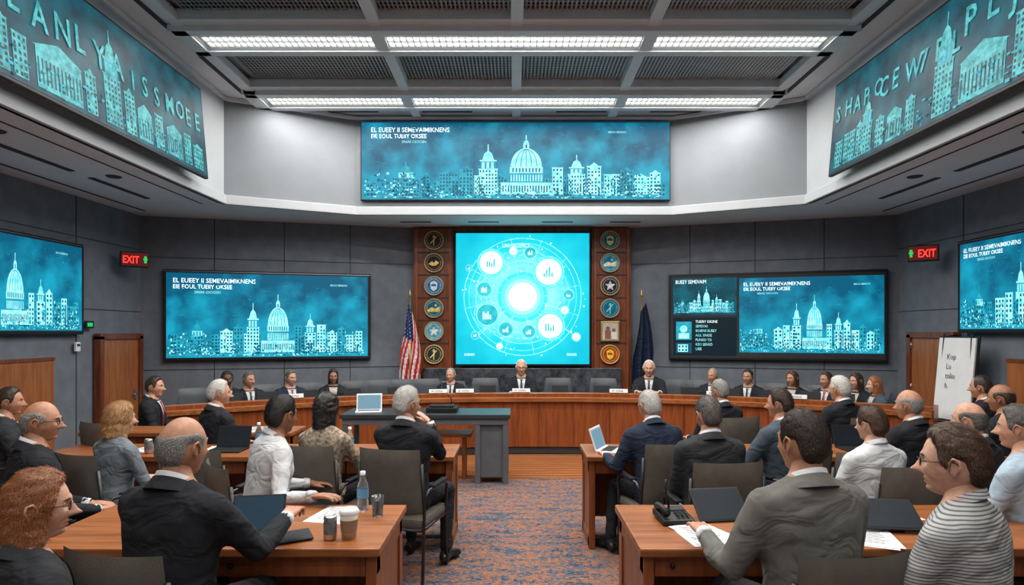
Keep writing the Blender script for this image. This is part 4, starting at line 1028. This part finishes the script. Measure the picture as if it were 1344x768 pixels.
# right audience
A(864,4.62,yaw=12,s=.97,top='navy',hc='white',sk='a',hy=8,lean=14,hs=1.02,L=(-.30,.36,.78),R=(.15,.4,.79),legs=(((-.20,.40,.53),(-.28,.30,.10)),((.12,.42,.53),(.12,.40,.10))))
A(932,4.0,yaw=6,s=.98,top='char',hc='dgrey',sk='a',hy=4,lean=3,hs=1.02,L=lapL,R=lapR)
A(948,5.95,yaw=18,s=.95,top='black',hc='grey',sk='b',hy=8)
A(1026,4.72,yaw=30,s=.97,top='bluegrey',hc='dbrown',sk='b',hy=18,lean=2,L=(-.26,.36,.79))
A(1062,2.46,yaw=9,s=1.06,top='grey',hc='dbrown',sk='b',hy=12,lean=4,L=(-.28,.30,.80),R=(.2,.36,.8),thick=.009,hs=1.02,hair='recede')
A(1107,5.95,yaw=22,s=.97,top='black',hc='white',sk='a',hy=5,hs=1.08)
A(1150,3.9,yaw=14,s=.94,top='white',suit=False,hc='brown',sk='p',hy=10,thick=.014)
A(1200,4.75,yaw=20,s=.96,top='black',hair='bald',hc='grey',sk='b',hy=12,thick=.005,hs=1.05)
A(1282,3.85,yaw=25,s=.97,top='char',hair='bald',hc='dgrey',sk='a',hy=8,thick=.006)
A(1322,5.0,yaw=25,s=.98,top='black',hair='bald',hc='dbrown',sk='c',hy=10,thick=.005)
A(1294,6.0,yaw=25,s=.98,top='black',hair='recede',hc='dbrown',sk='b',hy=10,thick=.006)
A(1350,3.3,yaw=30,s=1.0,top='ltblue',suit=False,hc='dgrey',sk='a',hy=10)
A(1270,2.26,yaw=34,s=1.03,top='striped',suit=False,hc='brown',sk='p',hy=16,lean=4,glasses=True,thick=.011,hs=1.08,L=(-.16,.36,.72),R=(.1,.34,.70))
# dais
def D(px,off=.86,face=0,**k):
    x,y,a=ondais(px,off); dl=k.pop('s',.90)
    k.setdefault('L',(-.17,.40,.88)); k.setdefault('R',(.17,.40,.88)); k.setdefault('lean',5)
    person(x,y,yaw=180+math.degrees(a)+face,s=dl,chair=False,voxel=.022,**k); place('executive_chair',ex_me,(x,y,0),a+math.pi+rad(face),.9)
D(297,1.30,top='black',hc='black',sk='d',woman=False,tie='dark')
D(325,.86,face=10,top='black',hc='dgrey',sk='b',tie='dark',hy=15)
D(380,.86,face=10,top='navy',hc='dgrey',sk='a',tie='red',hy=15)
D(437,.86,face=-5,top='black',hair='bob',hc='black',sk='c',woman=True,thick=.012)
D(592,.90,face=-10,top='black',hair='recede',hc='grey',sk='a',tie='dark',hy=-20,s=.88,thick=.006)
D(684,.84,top='black',hair='recede',hc='white',sk='a',tie='dark',glasses=True,s=.97,hs=1.08,L=(-.10,.40,.85),R=(.16,.40,.85),thick=.007)
D(852,.88,top='black',hc='white',hair='recede',sk='a',tie='dark',s=.97,hs=1.08,thick=.007)
D(937,.86,face=-12,top='black',hc='grey',hair='recede',sk='b',tie='dark',hy=-15,thick=.006)
D(983,.86,face=-8,top='black',hc='black',sk='b',tie='dark',hy=-10,thick=.008)
D(1042,.86,face=-15,top='black',hc='brown',sk='b',hair='bob',woman=True,hy=-15,thick=.010)
D(1087,.86,face=-20,top='char',hc='dbrown',sk='b',tie='red',hy=-20,thick=.008)
D(1127,.86,face=-25,top='black',hair='long',hc='dbrown',sk='a',woman=True,hy=-15,thick=.010)
D(1153,.55,face=-55,top='bluegrey',hair='long',hc='auburn',sk='p',woman=True,hy=-10,s=.88,L=lapL,R=lapR)
for x,y,a in ((-3.0,2.6,-10),(2.3,4.3,10),(-2.15,4.35,-8),(3.0,2.45,10),(3.9,4.2,10),(-3.6,5.6,-30)): place('conference_chair',ch_me,(x,y,0),rad(a))

# ================================================================= LIGHT / CAMERA
w=bpy.data.worlds.new('World'); C.scene.world=w; w.use_nodes=True; w.node_tree.nodes['Background'].inputs[0].default_value=(.5,.6,.7,1); w.node_tree.nodes['Background'].inputs[1].default_value=.15
cam=bpy.data.cameras.new('Camera'); co=bpy.data.objects.new('Camera',cam); C.collection.objects.link(co); C.scene.camera=co
co.location=(0,0,1.75); co.rotation_euler=(rad(90),0,0); cam.sensor_width=36; cam.lens=36*800/1344; cam.shift_x=-3/1344; cam.shift_y=51/1344; cam.clip_start=.05
